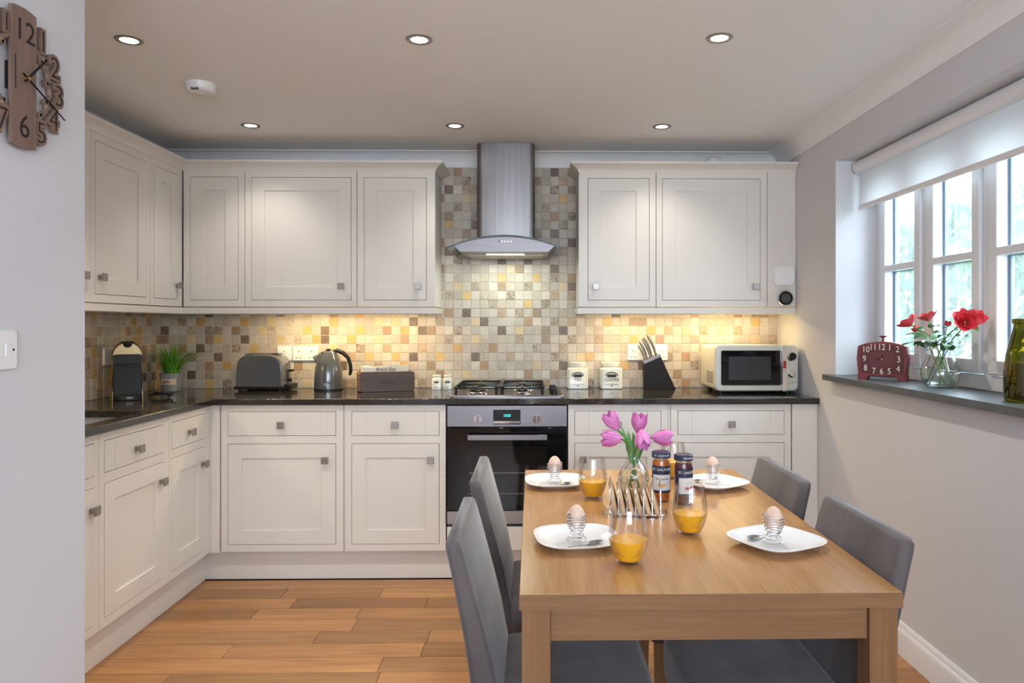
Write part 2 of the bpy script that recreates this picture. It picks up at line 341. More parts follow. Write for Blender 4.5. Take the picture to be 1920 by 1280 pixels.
# outside: lawn and a hedge beyond the glass
M_leaf = mat('hedge_leaf', (.02, .05, .02), .7, var=(.05, .095, .04), nscale=6)
g = MB().box(XO + .3, 14, -6, 16, -.3, -.2).build('garden_lawn', mat('lawn', (.04, .07, .025), .9)); tag(g, kind='structure')
hb = MB()
for i in range(4600):
    c = Vector((3.5 + R.random() * .8, .5 + R.random() * 10, -.2 + R.random() ** .8 * 2.5)); a = R.random() * 6.28; b = R.random() * 3
    u_ = Vector((math.cos(a), math.sin(a), math.sin(b))) * .09; v_ = Vector((-math.sin(a) * .5, math.cos(a) * .5, math.cos(b))) * .07
    hb.add([c - u_, c - v_, c + u_, c + v_], [(0, 1, 2, 3)])
tag(hb.build('garden_hedge', M_leaf, smooth=0), 'green leafy hedge seen blurred through the textured window glass', 'hedge', kind='stuff')
# ================================================================ TILES
P_ = .0504
COLS = {'L': ((.50, .44, .365), (.56, .505, .43), (.45, .39, .32)), 'D': ((.115, .07, .045), (.15, .095, .06)), 'M': ((.30, .19, .105), (.34, .20, .09), (.27, .19, .125)), 'm': ((.33, .27, .21), (.30, .25, .20)), 'G': ((.52, .30, .07), (.56, .36, .10)), 'g': ((.60, .46, .22), (.58, .44, .24))}
def parse(s):
    d = {}
    for tok in s.split():
        k, c = tok.split(':'); d[int(k)] = c
    return d
ROWS = {1: '-42:M -40:G -37:m -35:G -32:g -30:m -25:G -20:g -18:g -16:D -13:D -9:g -8:D -3:M 0:D 2:M 1:m 6:G 9:M 10:M 14:m 18:m 23:G',
 2: '-44:D -41:m -39:D -38:D -36:M -33:g -32:m -28:G -26:D -22:G -19:M -17:G -15:D -14:M -11:D -6:D -4:g -2:m -1:M 1:D 5:m 8:g 11:G 13:M 15:g 17:M 19:g 21:M',
 3: '-44:M -41:g -39:M -38:G -35:D -31:g -29:m -27:G -26:D -23:G -20:g -17:M -12:D -9:g -8:m -6:m -4:M -1:M 2:D 5:M 7:m 9:G 12:M 16:M 23:g 25:M',
 4: '-42:M -40:D -39:m -37:m -36:D -34:G -32:m -25:g -22:D -19:M -15:M -14:m -11:G -8:m -7:M -2:D 1:M 6:g 8:m 14:m',
 5: '-41:D -40:m -38:D -23:M -21:G -18:G -16:D -13:G -9:D -8:m -5:M -3:m 0:D 1:m 3:g 4:G 13:M 15:M',
 6: '-42:m -39:M -37:G -29:M -24:D -20:M -17:G -14:M -11:m -8:M -2:g 1:D 8:G 9:m 10:D 16:D',
 7: '-41:D -39:M -30:g -29:m -22:G -14:m -13:M -10:g -7:m -3:M 0:M 1:m 14:M',
 8: '-39:G -37:D -28:g -24:M -23:M -15:M -9:m -6:M -4:m -1:M 4:D 9:m 14:m 15:M 16:m'}
HOOD = {17: '-11:M 0:D', 16: '-10:D -2:M 1:M', 15: '-12:D -10:M -9:M 0:D 2:M', 14: '-13:M -10:g 1:G', 13: '-11:D -9:m -1:M', 12: '-12:M -9:M -1:m 0:M 2:D', 11: '-12:G -9:D -1:M 1:D', 10: '-12:m -10:M -2:M 0:D', 9: '-13:M 2:D', 8: '-12:D -8:G -5:G -2:D 1:M', 7: '-11:D -10:m -6:D -3:D -1:M', 6: '-13:M -4:M -5:g 0:D', 5: '-13:m -11:m -8:m -6:G -2:G 0:D 2:M', 4: '-11:g -9:M -6:M -3:D -1:m 1:g 2:D', 3: '-12:D -10:G -8:m -5:D 0:M 2:M', 2: '-7:D -6:m -3:G -1:D', 1: '-12:M -10:D -6:M -4:D -2:M 1:m'}
tiles = []   # (x, z, letter) lower-left corner
X0 = xat(1031.5, YW); ZG = ZT + 8 * P_
xh0, xh1 = xat(820, YW), xat(1080, YW)
for r in range(1, 18):
    d = parse(HOOD[r])
    for k in range(-14, 4):
        xx = X0 + k * P_
        if xh0 - P_ < xx < xh1: tiles.append((xx, ZG + r * P_, d.get(k, 'L')))
for r in range(0, 9):
    d = parse(ROWS.get(r, '')) if r else {k: R.choice('GMDgmM') for k in range(-44, 27) if R.random() < .3}
    for k in range(-44, 27):
        xx = X0 + k * P_
        if XL - P_ < xx < XR: tiles.append((xx, ZG - (r - 1) * P_, d.get(k, 'L')))
def tile_mesh(w, h, t=.008, c=.0016):
    a = [(0, 0, 0), (w, 0, 0), (w, 0, h), (0, 0, h)]; b = [(0, -t + c, 0), (w, -t + c, 0), (w, -t + c, h), (0, -t + c, h)]; e = [(c, -t, c), (w - c, -t, c), (w - c, -t, h - c), (c, -t, h - c)]
    return MB().loft([a, b, e], True, True)
G_ = .0026
full = tile_mesh(P_ - G_, P_ - G_).mesh('wall_tile', M_tileobj, 0)
def tcol(c):
    b = R.choice(COLS[c]); s = .9 + R.random() * .2
    return (*[x * s for x in b], {'L': .25, 'D': R.choice((.15, .75)), 'M': R.choice((.2, .6)), 'm': .9, 'G': .3, 'g': .5}[c])
seen = set(); allt = []
for (xx, zz, c) in tiles:
    key = (round(xx, 3), round(zz, 3))
    if key in seen: continue
    seen.add(key); allt.append((xx, zz, c))
def vis(xx, zz):
    # larger first: tiles in plain view
    sc = 0
    if xh0 < xx < xh1: sc += 2
    if zz > ZT + .3 or xh0 < xx < xh1: sc += 1
    return -sc
allt.sort(key=lambda t: vis(t[0], t[1]))
mass = MB(); mcols = []
cnt = 0
for (xx, zz, c) in allt:
    x0, x1 = max(xx + G_ / 2, XL + .001), min(xx + P_ - G_ / 2, XR - .001)
    hood_col = xh0 - P_ < xx < xh1
    z0, z1 = zz - P_ + G_ / 2, zz - G_ / 2
    if z0 < ZT: z0 = ZT + .001
    if x1 - x0 < .006 or z1 - z0 < .006: continue
    if not hood_col and z0 > 1.36: continue
    dy = R.random() * .0012
    col = tcol(c)
    if cnt < 300 and x1 - x0 > P_ - G_ - .001 and z1 - z0 > P_ - G_ - .001:
        o = bpy.data.objects.new('wall_tile', full); COL.objects.link(o); o.parent = wb; o.location = (x0, YW + dy, z0); o.color = col; cnt += 1
    else:
        tmb = tile_mesh(x1 - x0, z1 - z0); mass.add([(v[0] + x0, v[1] + YW + dy, v[2] + z0) for v in tmb.v], tmb.f); mcols += [col] * len(tmb.f)
def col_attr(o, cols):
    me = o.data; at = me.color_attributes.new('Col', 'FLOAT_COLOR', 'CORNER')
    for p in me.polygons:
        for li in p.loop_indices: at.data[li].color = cols[p.index]
o = mass.build('wall_tiling', M_tileattr, wb, smooth=0); o['kind'] = 'stuff'; col_attr(o, mcols)
MB().box(XL, XR, YW - .0045, YW + .01, ZT, 1.40).build('grout', M_grout, wb)
MB().box(xh0, xh1, YW - .0045, YW + .01, 1.39, ZG + 17 * P_ + .002).build('grout', M_grout, wb)
# left wall tiles
cnt = 0
for r in range(0, 9):
    for k in range(0, 18):
        y1 = YW - .010 - k * P_; z0 = ZT + (r) * P_ + G_ / 2; z1 = min(z0 + P_ - G_, 1.345)
        if z1 - z0 < .01: continue
        c = R.choices('LDMmGg', (60, 7, 9, 8, 8, 6))[0]
        o = bpy.data.objects.new('wall_tile', full); COL.objects.link(o); o.parent = wl_; o.rotation_euler = (0, 0, math.pi / 2); o.location = (XL - R.random() * .001, y1 - P_ + G_ / 2, z0); o.color = tcol(c)
        if z1 - z0 < P_ - G_ - .001: o.scale = (1, 1, (z1 - z0) / (P_ - G_))
MB().box(XL - .01, XL + .0045, YP, YW, ZT, 1.35).build('grout', M_grout, wl_)
# ================================================================ FITTED UNITS
def shaker(mb, x0, x1, z0, z1, st=.068, drawer=False):
    # front face at y=0, 20 mm thick, recessed centre panel (a drawer only has fine grooves beside its stiles)
    if drawer:
        g = .0012
        for (a, b) in ((x0, x0 + st - g), (x0 + st + g, x1 - st - g), (x1 - st + g, x1)): mb.box(a, b, 0, .02, z0, z1)
        mb.box(x0 + .002, x1 - .002, .0015, .019, z0 + .002, z1 - .002)
    else:
        mb.plate(x0, x1, z0, z1, [(x0 + st, x1 - st, z0 + st, z1 - st)], 0, .02, 'y')
        mb.box(x0 + st - .003, x1 - st + .003, .007, .018, z0 + st - .003, z1 - st + .003)
        g = .0008   # fine joint lines where rails meet stiles are left as real seams
def knob(parent, x, z):
    return MB().box(-.009, .009, -.020, 0, -.009, .009).add(*(lambda b: (b.v, b.f))(MB().box(-.0165, .0165, -.028, -.020, -.0165, .0165))).build('knob', M_nickel, parent, bevel=.0015, loc=(x, 0, z))
def unit(name, label, cat, loc, rz, w_, z0, z1, depth, fronts, group=None, ctop=None):
    t = thing(name, label, cat, loc, rz, group)
    e = .0022
    holes = [(f[0] - e, f[1] + e, f[2] - e, f[3] + e) for f in fronts]
    MB().plate(.0008, w_ - .0008, z0, z1, holes, .001, .022, 'y').build('face_frame', M_cream, t, bevel=.0008)
    MB().box(.002, w_ - .002, .03, depth, z0 + .001, (ctop or z1) - .001).build('carcass', M_cream, t)
    for f in fronts:
        mb = MB(); shaker(mb, *f[:4], drawer=f[4] == 'drawer')
        o = mb.build(f[4], M_cream, t, bevel=.0008)
        if f[5]: knob(o, *f[5])
    return t
ZB0, ZB1 = .148, .866
dz = (.716, .832); oz = (.184, .674)
def base(label, px0, px1, dl, dr, kx, group='base units along the back wall', knobd=True):
    a, b = xat(px0, YB), xat(px1, YB); f = lambda p: xat(p, YB) - a
    fr = [(f(dl), f(dr), dz[0], dz[1], 'drawer', ((f(dl) + f(dr)) / 2, .7685)), (f(dl), f(dr), oz[0], oz[1], 'door', (f(kx), .597))]
    return unit('base_cabinet', label, 'cabinet', (a, YB, 0), 0, b - a, ZB0, ZB1, .57, fr, group)
base('cream base cupboard with drawer below the toaster, beside the corner', 414, 644, 427.6, 629, 611)
base('cream base cupboard with drawer left of the oven, below the bread box', 646.5, 836, 660, 823, 808)
base('cream base cupboard with drawer right of the oven, behind the tulips', 1065, 1252.5, 1078, 1239, 1093)
base('cream base cupboard with drawer below the microwave', 1257.5, 1483.5, 1271.5, 1470, 1286)
# plain fillers of the run
def filler(label, x0, x1, y0, y1, z0, z1, name='filler_panel'):
    return tag(MB().box(x0, x1, y0, y1, z0, z1).build(name, M_cream, bevel=.002), label, 'panel')
filler('narrow cream corner post where the two runs of base cupboards meet', XLB - .03, xat(412.3, YB), YB - .002, YB + .05, ZB0 - .006, ZB1)
filler('narrow cream strip between the toaster and bread box base cupboards', xat(644.2, YB), xat(646.3, YB), YB + .004, YB + .05, ZB0, ZB1)
filler('narrow cream strip between the two base cupboards right of the oven', xat(1252.7, YB), xat(1257.3, YB), YB + .004, YB + .05, ZB0, ZB1)
filler('plain cream end panel between the last base cupboard and the window wall', xat(1485.5, YB), XR - .001, YB + .002, YB + .05, .0, ZB1)
filler('cream panel beneath the oven', xat(838, YB), xat(1063.5, YB), YB + .001, YB + .05, ZB0, zat(950, 987, YB))
pl = filler('cream plinth under the back base cupboards', XLB - .045, xat(1485, YB), YB + .042, YB + .06, .0, ZB0 - .001, 'plinth')
filler('cream plinth under the left-hand base cupboards by the sink', XLB - .06, XLB - .042, 1.95, YB + .041, .0, ZB0 - .001, 'plinth')
# left run: fronts face the room, local x runs away from the camera
def lbase(label, y0, y1, d0, d1, ky, ctop=.69):
    fr = [(d0 - y0, d1 - y0, dz[0], dz[1], 'drawer', ((d0 + d1) / 2 - y0, .7685)), (d0 - y0, d1 - y0, oz[0], oz[1], 'door', (ky - y0, .597))]
    return unit('base_cabinet', label, 'cabinet', (XLB, y0, 0), math.pi / 2, y1 - y0, ZB0, ZB1, .53, fr, 'base units along the left wall', ctop)
pl_ = lambda px: PX(px, 700, XLB).y
ya, yb_, yc = pl_(317), pl_(394), pl_(186)
lbase('narrow cream base cupboard with drawer next to the corner, below the coffee machine', ya, YB - .003, pl_(322.5), pl_(384), pl_(379.5))
lbase('cream base cupboard with drawer beside the sink cupboard', yc, ya - .001, pl_(196.5), pl_(306.5), pl_(300.5))
lbase('cream sink base cupboard beside the white partition wall', yc - .6, yc - .001, yc - .56, pl_(177), pl_(170))
# ---------------------------------------------------------------- worktop: one granite slab in an L with a sink cut-out
sx0, sx1, sy0, sy1 = XL + .13, XLT - .075, 2.35, PZ(270, 769, ZT).y
slab = MB(); holes = [(XLT, XR + 1, 1, YT)]
slab.plate(XL + .010, XR - .001, 1.93, YW - .010, [(XLT, XR, 1.93, YT), (sx0, sx1, sy0, sy1)], ZT - .03, ZT, 'z')
tag(slab.build('worktop', M_granite, bevel=.003), 'polished black granite worktop running round the corner', 'worktop')
sk_ = thing('kitchen_sink', 'undermounted stainless steel sink in the black worktop', 'sink', ((sx0 + sx1) / 2, (sy0 + sy1) / 2, ZT - .03))
hx, hy = (sx1 - sx0) / 2 + .004, (sy1 - sy0) / 2 + .004
MB().loft([[(hx + .012, -hy - .012, -.001), (hx + .012, hy + .012, -.001), (-hx - .012, hy + .012, -.001), (-hx - .012, -hy - .012, -.001)], [(hx, -hy, -.001), (hx, hy, -.001), (-hx, hy, -.001), (-hx, -hy, -.001)], [(hx - .01, -hy + .01, -.17), (hx - .01, hy - .01, -.17), (-hx + .01, hy - .01, -.17), (-hx + .01, -hy + .01, -.17)]], False, True).build('basin', mat('sink_steel', (.6, .6, .6), .25, 1), sk_, smooth=0)
MB().lathe([(.0, .004), (.038, .004), (.04, 0)], (0, 0, -.17), 20).build('drain', M_chrome, sk_)
# ---------------------------------------------------------------- wall units
ZU0, ZU1 = 1.354, 2.078; uz = (1.391, 2.039)
def upper(label, px0, px1, dl, dr, kx, group='wall units along the back wall', x1=None):
    a = xat(px0, YU); b = x1 if x1 else xat(px1, YU); f = lambda p: xat(p, YU) - a
    return unit('wall_cabinet', label, 'cabinet', (a, YU, 0), 0, b - a, ZU0, ZU1, YW - YU - .012, [(f(dl), f(dr), uz[0], uz[1], 'door', (f(kx), 1.462) if kx else None)], group)
upper('narrow cream corner wall cupboard without a knob', 343.5, 458.5, 357, 446, None)
upper('wide cream wall cupboard above the toaster and kettle', 459, 669, 472, 658, 641)
upper('cream wall cupboard above the bread box, beside the tiled hood wall', 669.5, 816, 683, 799, 784)
upper('narrow cream wall cupboard right of the extractor hood', 1085, 1230, 1103, 1217, 1117)
upper('wide cream wall cupboard above the knife block and microwave', 1230.5, 1438.5, 1242.5, 1425, 1416)
fu = filler('plain cream panel beside the window wall carrying the alarm and thermostat', xat(1439, YU), XR - .001, YU + .001, YW - .012, ZU0, ZU1)
def plu(px): return PX(px, 500, XLU).y
def lupper(label, y0, y1, d0, d1, ky):
    return unit('wall_cabinet', label, 'cabinet', (XLU, y0, 0), math.pi / 2, y1 - y0, ZU0, ZU1, XLU - XL - .012, [(d0 - y0, d1 - y0, uz[0], uz[1], 'door', (ky - y0, 1.462))], 'wall units along the left wall')
u1 = plu(282); u0 = plu(170)
lupper('narrow cream wall cupboard on the left wall next to the corner', u1, YU + .0, plu(289), plu(334), plu(330.5))
lupper('cream wall cupboard on the left wall above the coffee machine', u0, u1 - .001, u0 + .035, plu(274.5), u0 + .062)
lupper('cream wall cupboard on the left wall beside the white partition', u0 - .5, u0 - .001, u0 - .465, u0 - .036, u0 - .062)
# light rails and cornices
def rail(name, label, path, prof, m=M_cream, cat='moulding'):
    # path of (point, outward) corners, mitred: ring of profile (out, z) at each corner
    mb = MB(); mb.loft([[(p[0] + o_[0] * q[0], p[1] + o_[1] * q[0], q[1]) for q in prof] for (p, o_) in path]); return tag(mb.build(name, m), label, cat)
RP = [(-.02, 1.314), (.0, 1.314), (.004, 1.318), (.004, 1.349), (-.02, 1.349)]
xe = xat(816, YU); xr0 = xat(1085, YU)
rail('light_rail', 'cream light rail under the left-hand wall cupboards', [((XLU, u0 - .5), (1, 0)), ((XLU, YU), (1, -1)), ((xe, YU), (1, -1)), ((xe, YW - .012), (1, 0))], RP)
rail('light_rail', 'cream light rail under the wall cupboards right of the hood', [((xr0, YW - .012), (-1, 0)), ((xr0, YU), (-1, -1)), ((XR - .002, YU), (0, -1))], RP)
CP = [(-.02, ZU1 - .004), (.003, ZU1 - .004), (.004, ZU1 + .004), (.010, ZU1 + .012), (.022, ZU1 + .022), (.036, ZU1 + .030), (.044, ZU1 + .034), (.044, ZU1 + .045), (-.02, ZU1 + .045)]
rail('cornice', 'cream cornice along the top of the left-hand wall cupboards', [((XLU, u0 - .5), (1, 0)), ((XLU, YU), (1, -1)), ((xe, YU), (1, -1)), ((xe, YW - .012), (1, 0))], CP)
rail('cornice', 'cream cornice along the top of the wall cupboards right of the hood', [((xr0, YW - .012), (-1, 0)), ((xr0, YU), (-1, -1)), ((XR - .002, YU), (0, -1))], CP)
# undercupboard strip lamps: slim fittings that carry the light
WARM = (1.0, .74, .36)
def strip(label, x0, x1, y, power, z=1.349):
    t = thing('strip_light', label, 'lamp', ((x0 + x1) / 2, y, z)); L = x1 - x0
    MB().box(-L / 2, L / 2, -.012, .012, -.010, 0).build('housing', M_white, t)
    MB().box(-L / 2 + .01, L / 2 - .01, -.009, .009, -.0125, -.010).build('diffuser', mat('warm_diffuser', (1, .9, .7), .5, emit=(1, .8, .45), es=12), t)
    area('strip_lamp', (0, 0, -.016), (0, 0, 0), (L - .02, .02), power * .42, WARM, t); return t
strip('slim warm strip light under the wall cupboards above the kettle', xat(500, YU), xat(660, YU), YU + .10, 4.2)
strip('slim warm strip light under the wall cupboards above the bread box', xat(672, YU), xat(800, YU), YU + .10, 3.0)
strip('slim warm strip light under the wall cupboards above the canisters', xat(1125, YU), xat(1262, YU), YU + .10, 3.6)
strip('slim warm strip light under the wall cupboards above the microwave', xat(1285, YU), xat(1425, YU), YU + .10, 3.8)
t = thing('strip_light', 'slim warm strip light under the left wall cupboards above the sink', 'lamp', (XLU - .1, u0 - .15, 1.349)); MB().box(-.012, .012, -.2, .2, -.010, 0).build('housing', M_white, t)
area('strip_lamp', (0, 0, -.016), (0, 0, 0), (.02, .38), 2.2, WARM, t)
# ================================================================ CEILING FITTINGS
for i, (px, py, where) in enumerate(((470, 235, 'above the left-hand wall cupboards'), (853, 235.5, 'in front of the extractor hood'), (1241, 237, 'above the wall cupboards right of the hood'), (242, 75, 'nearest the white partition wall'), (786, 74, 'over the middle of the kitchen floor'), (1349, 71, 'over the dining table side near the window'))):
    p = PZ(px, py, ZC); t = thing('downlight', 'round recessed ceiling spotlight ' + where, 'spotlight', p, 0, 'ceiling spotlights')
    MB().lathe([(.028, .0), (.030, -.003), (.043, -.0035), (.046, 0)], (0, 0, 0), 32, caps=(False, False)).build('bezel', M_nickel, t)
    MB().lathe([(0, -.0015), (.029, -.0015), (.029, .02)], (0, 0, 0), 24, caps=(True, False)).build('lens', mat('lamp_lens', (1, 1, 1), .5, emit=(1, .93, .84), es=14), t)
    d = bpy.data.lights.new('spot', 'SPOT'); d.energy = 9 if py > 200 else 26; d.color = (1, .92, .82); d.spot_size = math.radians(112); d.spot_blend = .75; d.shadow_soft_size = .03
    o = bpy.data.objects.new('spot', d); COL.objects.link(o); o.parent = t; o.location = (0, 0, -.012)
p = PZ(376, 158, ZC); t = thing('smoke_detector', 'white round smoke detector on the ceiling', 'smoke detector', p)
MB().lathe([(0, -.038), (.035, -.038), (.05, -.034), (.056, -.026), (.058, -.008), (.060, -.004), (.060, 0)], (0, 0, 0), 36).build('cover', M_white, t)
for i in range(-2, 3): MB().box(i * .006 - .0015, i * .006 + .0015, -.0535, -.044, -.036, -.027).build('vent_slot', M_dark, t)
# ================================================================ APPLIANCES
# extractor hood
hc = (xat(894, 3.93) + xat(1003, 3.93)) / 2
t = thing('extractor_hood', 'stainless steel chimney extractor hood with curved glass canopy', 'extractor hood', (hc, YW - .012, 0))
cw = (xat(1003, 3.93) - xat(894, 3.93)) / 2; zc0 = zat(950, 445, 3.72)
MB().prism([(p[0], p[1]) for p in [(-cw, 0), (-cw, -.215)] + [(-cw + .03 - .03 * math.cos(a), -.215 - .03 * math.sin(a)) for a in (.4, .8, 1.2, 1.57)] + [(cw - .03 + .03 * math.sin(a), -.215 - .03 * math.cos(a)) for a in (0, .4, .8, 1.2)] + [(cw, -.215), (cw, 0)]], 'z', zc0, ZC - .002).build('chimney', M_steel, t)
def arch(hw, z_mid, drop, y0, y1, th, n=20):
    top = [(-hw + 2 * hw * i / n, z_mid - drop * ((2 * i / n - 1) ** 2)) for i in range(n + 1)]; poly = top + [(x, z - th) for x, z in top[::-1]]
    return MB().prism(poly, 'y', y0, y1)
zm = zat(950, 440, 3.70); drop = zat(950, 440, 3.70) - zat(950, 463, 3.70)
arch((xat(1057, 3.70) - xat(843, 3.70)) / 2, zm, drop, -.47, -.01, .008).build('glass_canopy', mat('dark_edge_glass', (.03, .06, .05), .06, spec=.8), t)
hw = .255; top = [(-hw + 2 * hw * i / 16, zm - .009 - drop * ((2 * i / 16 - 1) ** 2) * (hw / .295) ** 2) for i in range(17)]
zb_ = zat(950, 472, 3.72)
MB().prism(top + [(hw - .03, zb_), (-hw + .03, zb_)], 'y', -.455, -.02).build('body', M_steelh, t)
for i in range(5): MB().cyl((-.028 + i * .016, -.458, zm - .032), (-.028 + i * .016, -.454, zm - .032), .0035).build('button', M_chrome if i else M_dark, t)
MB().box(-.10, .10, -.33, -.31, zb_ - .003, zb_ - .0005).build('lamp_cover', mat('hood_lamp', (1, 1, 1), .4, emit=(.9, 1, .85), es=3), t)
MB().box(-.2, .2, -.28, -.06, zb_ - .003, zb_ - .0005).build('grease_filter', M_nickel, t)
area('hood_light', (0, -.2, zb_ - .01), (0, 0, 0), (.30, .06), 1.6, (.92, 1, .84), t)
# oven
x0, x1 = xat(838.5, YB), xat(1063, YB); zo = lambda py: zat(950, py, YB)
t = thing('oven', 'built-in stainless steel oven with black glass door and green clock', 'oven', ((x0 + x1) / 2, YB - .004, 0)); hw = (x1 - x0) / 2
MB().box(-hw + .01, hw - .01, .024, .56, zo(982), zo(760)).build('casing', M_black, t)
MB().box(-hw, hw, -.004, .024, zo(799.5), zo(759.5)).build('control_panel', M_steelh, t, bevel=.002)
MB().box(-hw, hw, -.006, .024, zo(955.5), zo(801)).build('door', mat('oven_glass', (.005, .005, .006), .05, spec=.35), t, bevel=.002)
dr = MB().box(-hw + .10, hw - .10, -.0066, -.006, zo(945), zo(838)).build('door_window', mat('oven_window', (.012, .010, .009), .06, spec=.35), t)
hx0, hx1 = xat(876.5, 3.53) - (x0 + x1) / 2, xat(1026, 3.53) - (x0 + x1) / 2
hd = MB().box(hx0, hx1, -.055, -.043, zo(822), zo(812)).build('handle', M_steelh, t, bevel=.002)
for xx in (hx0 + .03, hx1 - .03): MB().box(xx - .008, xx + .008, -.044, -.005, zo(820), zo(814)).build('bracket', M_nickel, hd)
MB().box(-hw, hw, -.005, .024, zo(981), zo(957)).build('base_strip', M_nickel, t, bevel=.001)
dx0, dx1 = xat(925, YB) - (x0 + x1) / 2, xat(976, YB) - (x0 + x1) / 2
dp = MB().box(dx0, dx1, -.0052, -.003, zo(795), zo(767.5)).build('display', M_black, t)
text('clock_digits', '12:22', .0165, mat('cyan_led', (.0, .3, .3), .5, emit=(.05, .85, .85), es=2.2), dp, ((dx0 + dx1) / 2, -.0055, zo(778.5)), shear=.15)
MB().box(dx0 + .002, dx1 - .002, -.010, -.004, zo(793), zo(788.5)).build('button_bar', M_chrome, t)
for px in (896, 1006):
    xx = xat(px, YB) - (x0 + x1) / 2; zz = zo(785)
    k = MB().cyl((xx, -.004, zz), (xx, -.012, zz), .0205, .0195, 28).build('dial', M_chrome, t); MB().box(xx - .0045, xx + .0045, -.026, -.011, zz - .019, zz + .019).build('grip', M_steel, k, bevel=.002)
    for i in range(9):
        a = math.radians(-120 + 30 * i); MB().box(xx + .029 * math.sin(a) - .0012, xx + .029 * math.sin(a) + .0012, -.0046, -.004, zz + .029 * math.cos(a) - .0012, zz + .029 * math.cos(a) + .0012).build('mark', M_print, k)
# oven shelves seen faintly through the door
for py in (886, 925): MB().box(-hw + .11, hw - .11, -.0069, -.0066, zo(py), zo(py) + .0022).build('shelf_rail', M_nickel, dr)
# gas hob
p = PY(951, 735, 3.85); hbx0, hbx1 = xat(843, 3.60), xat(1058, 3.60)
t = thing('gas_hob', 'stainless steel four-burner gas hob set into the worktop', 'hob', ((hbx0 + hbx1) / 2, 3.60, ZT)); hw = (hbx1 - hbx0) / 2
MB().loft([[(x, y, z) for (x, y) in rrect(2 * hw - i, .49 - i, .02, 4, 0, .245)] for (i, z) in ((0, 0), (0, .006), (.012, .012), (.03, .012), (.04, .007))], True, True).build('tray', M_steelh, t)
BUR = [(-.155, .13, .042), (-.155, .36, .032), (.075, .13, .03), (.075, .36, .045)]
for (bx, by, br) in BUR:
    b = MB().lathe([(br + .014, .007), (br + .012, .013), (br, .015), (br - .004, .021), (br * .4, .022), (0, .022)], (bx, by, 0), 28).build('burner', M_chrome, t)
    MB().lathe([(br - .003, .0215), (br - .003, .028), (br - .008, .031), (0, .031)], (bx, by, 0), 28).build('burner_cap', M_black, b)
for sgn in (-1, 1):
    gx = -.04 + sgn * .115; g = MB(); z = .047
    r_ = rrect(.218, .44, .03, 4, gx, .245); g.tube([(a, b, z) for a, b in r_], .0055, 6, closed=True)
    for (bx, by, br) in BUR:
        if (bx < -.04) == (sgn < 0):
            for (ax, ay) in ((1, 0), (-1, 0), (0, 1), (0, -1)):
                ex = gx + ax * .109 if ax else bx; ey = (by + ay * (.115)) if ay else by
                g.tube([(bx + ax * .018, by + ay * .018, z + .005), (bx + ax * .035, by + ay * .035, z + .006), (ex, ey, z)], .005, 6)
    for cx_ in (-.1, .1):
        for cy_ in (.03, .46): g.tube([(gx + cx_, cy_ + (.01 if cy_ < .2 else -.01), z), (gx + cx_, cy_, .012)], .006, 6)
    g.tube([(gx - .109, .245, z), (gx + .109, .245, z)], .005, 6)
    g.build('pan_support', M_black, t)
for i in range(4):
    kx, ky = .235, .10 + i * .085
    MB().lathe([(.021, .008), (.019, .020), (.016, .034), (0, .035)], (kx, ky, 0), 20).build('control_knob', M_dark, t)
# microwave
MWY = PZ(1345, 738, ZT).y
a, b = xat(1341, MWY), xat(1497, MWY)
t = thing('microwave', 'cream retro microwave oven with black door glass and two dials', 'microwave', ((a + b) / 2, MWY, ZT)); hw = (b - a) / 2; zt_ = zat(1400, 647, MWY) - ZT
M_mw = mat('cream_enamel', (.66, .65, .56), .22)
zb_ = .014
MB().loft([[(x, y, z) for (x, z) in rrect(2 * hw - .004, zt_ - zb_ - .004, .02, 5, 0, (zt_ + zb_) / 2)] for y in (.02, min(.33, YW - .03 - MWY))]).build('body', M_mw, t)
MB().loft([[(x, y, z) for (x, z) in rrect(2 * hw - i, zt_ - zb_ - i, .026, 5, 0, (zt_ + zb_) / 2)] for (y, i) in ((.021, 0), (.006, 0), (.0, .012))]).build('front', M_mw, t)
fx = lambda px: xat(px, MWY) - (a + b) / 2; fz = lambda py: zat(1400, py, MWY) - ZT
MB().prism(rrect(fx(1464) - fx(1352), fz(657) - fz(722), .008, 4, (fx(1464) + fx(1352)) / 2, (fz(657) + fz(722)) / 2), 'y', -.003, .002).build('door_glass', mat('black_glass', (.006, .006, .007), .05, spec=.4), t)
MB().prism(rrect(fx(1445) - fx(1366), fz(668) - fz(712), .006, 3, (fx(1445) + fx(1366)) / 2, (fz(668) + fz(712)) / 2), 'y', -.0036, -.003).build('door_mesh', mat('grey_mesh', (.03, .03, .032), .25), t)
hd = MB().prism(rrect(.022, fz(648) - fz(733), .006, 3, fx(1468.5), (fz(648) + fz(733)) / 2), 'y', -.02, .001).build('handle', M_chrome, t)
MB().box(fx(1466), fx(1471.5), -.0215, -.02, fz(690), fz(676)).build('red_badge', mat('red_enamel', (.4, .02, .02), .3), hd)
for (py, rr, m) in ((667.5, .0225, M_dark), (700.5, .0165, M_chrome)):
    z = fz(py); k = MB().lathe([(rr + .004, 0), (rr + .004, .003), (rr, .005), (rr, .016), (rr - .003, .018), (0, .018)], (fx(1484), 0, z), 28, M=Matrix.Rotation(math.pi / 2, 3, 'X')).build('dial', M_chrome, t)
    MB().cyl((fx(1484), -.0178, z), (fx(1484), -.0188, z), rr - .003, None, 24).build('dial_face', m, k)
for i in range(4): MB().cyl((fx(1475.5 + i * 5.2), 0, fz(716.5)), (fx(1475.5 + i * 5.2), -.005, fz(716.5)), .0055, .0045, 12).build('button', M_chrome, t)
sv = MB()
for i in range(6):
    for j in range(7): sv.box(-hw + .001, -hw + .0025, .06 + j * .02, .072 + j * .02, .05 + i * .011, .055 + i * .011)
sv.build('vent_slots', M_dark, t)
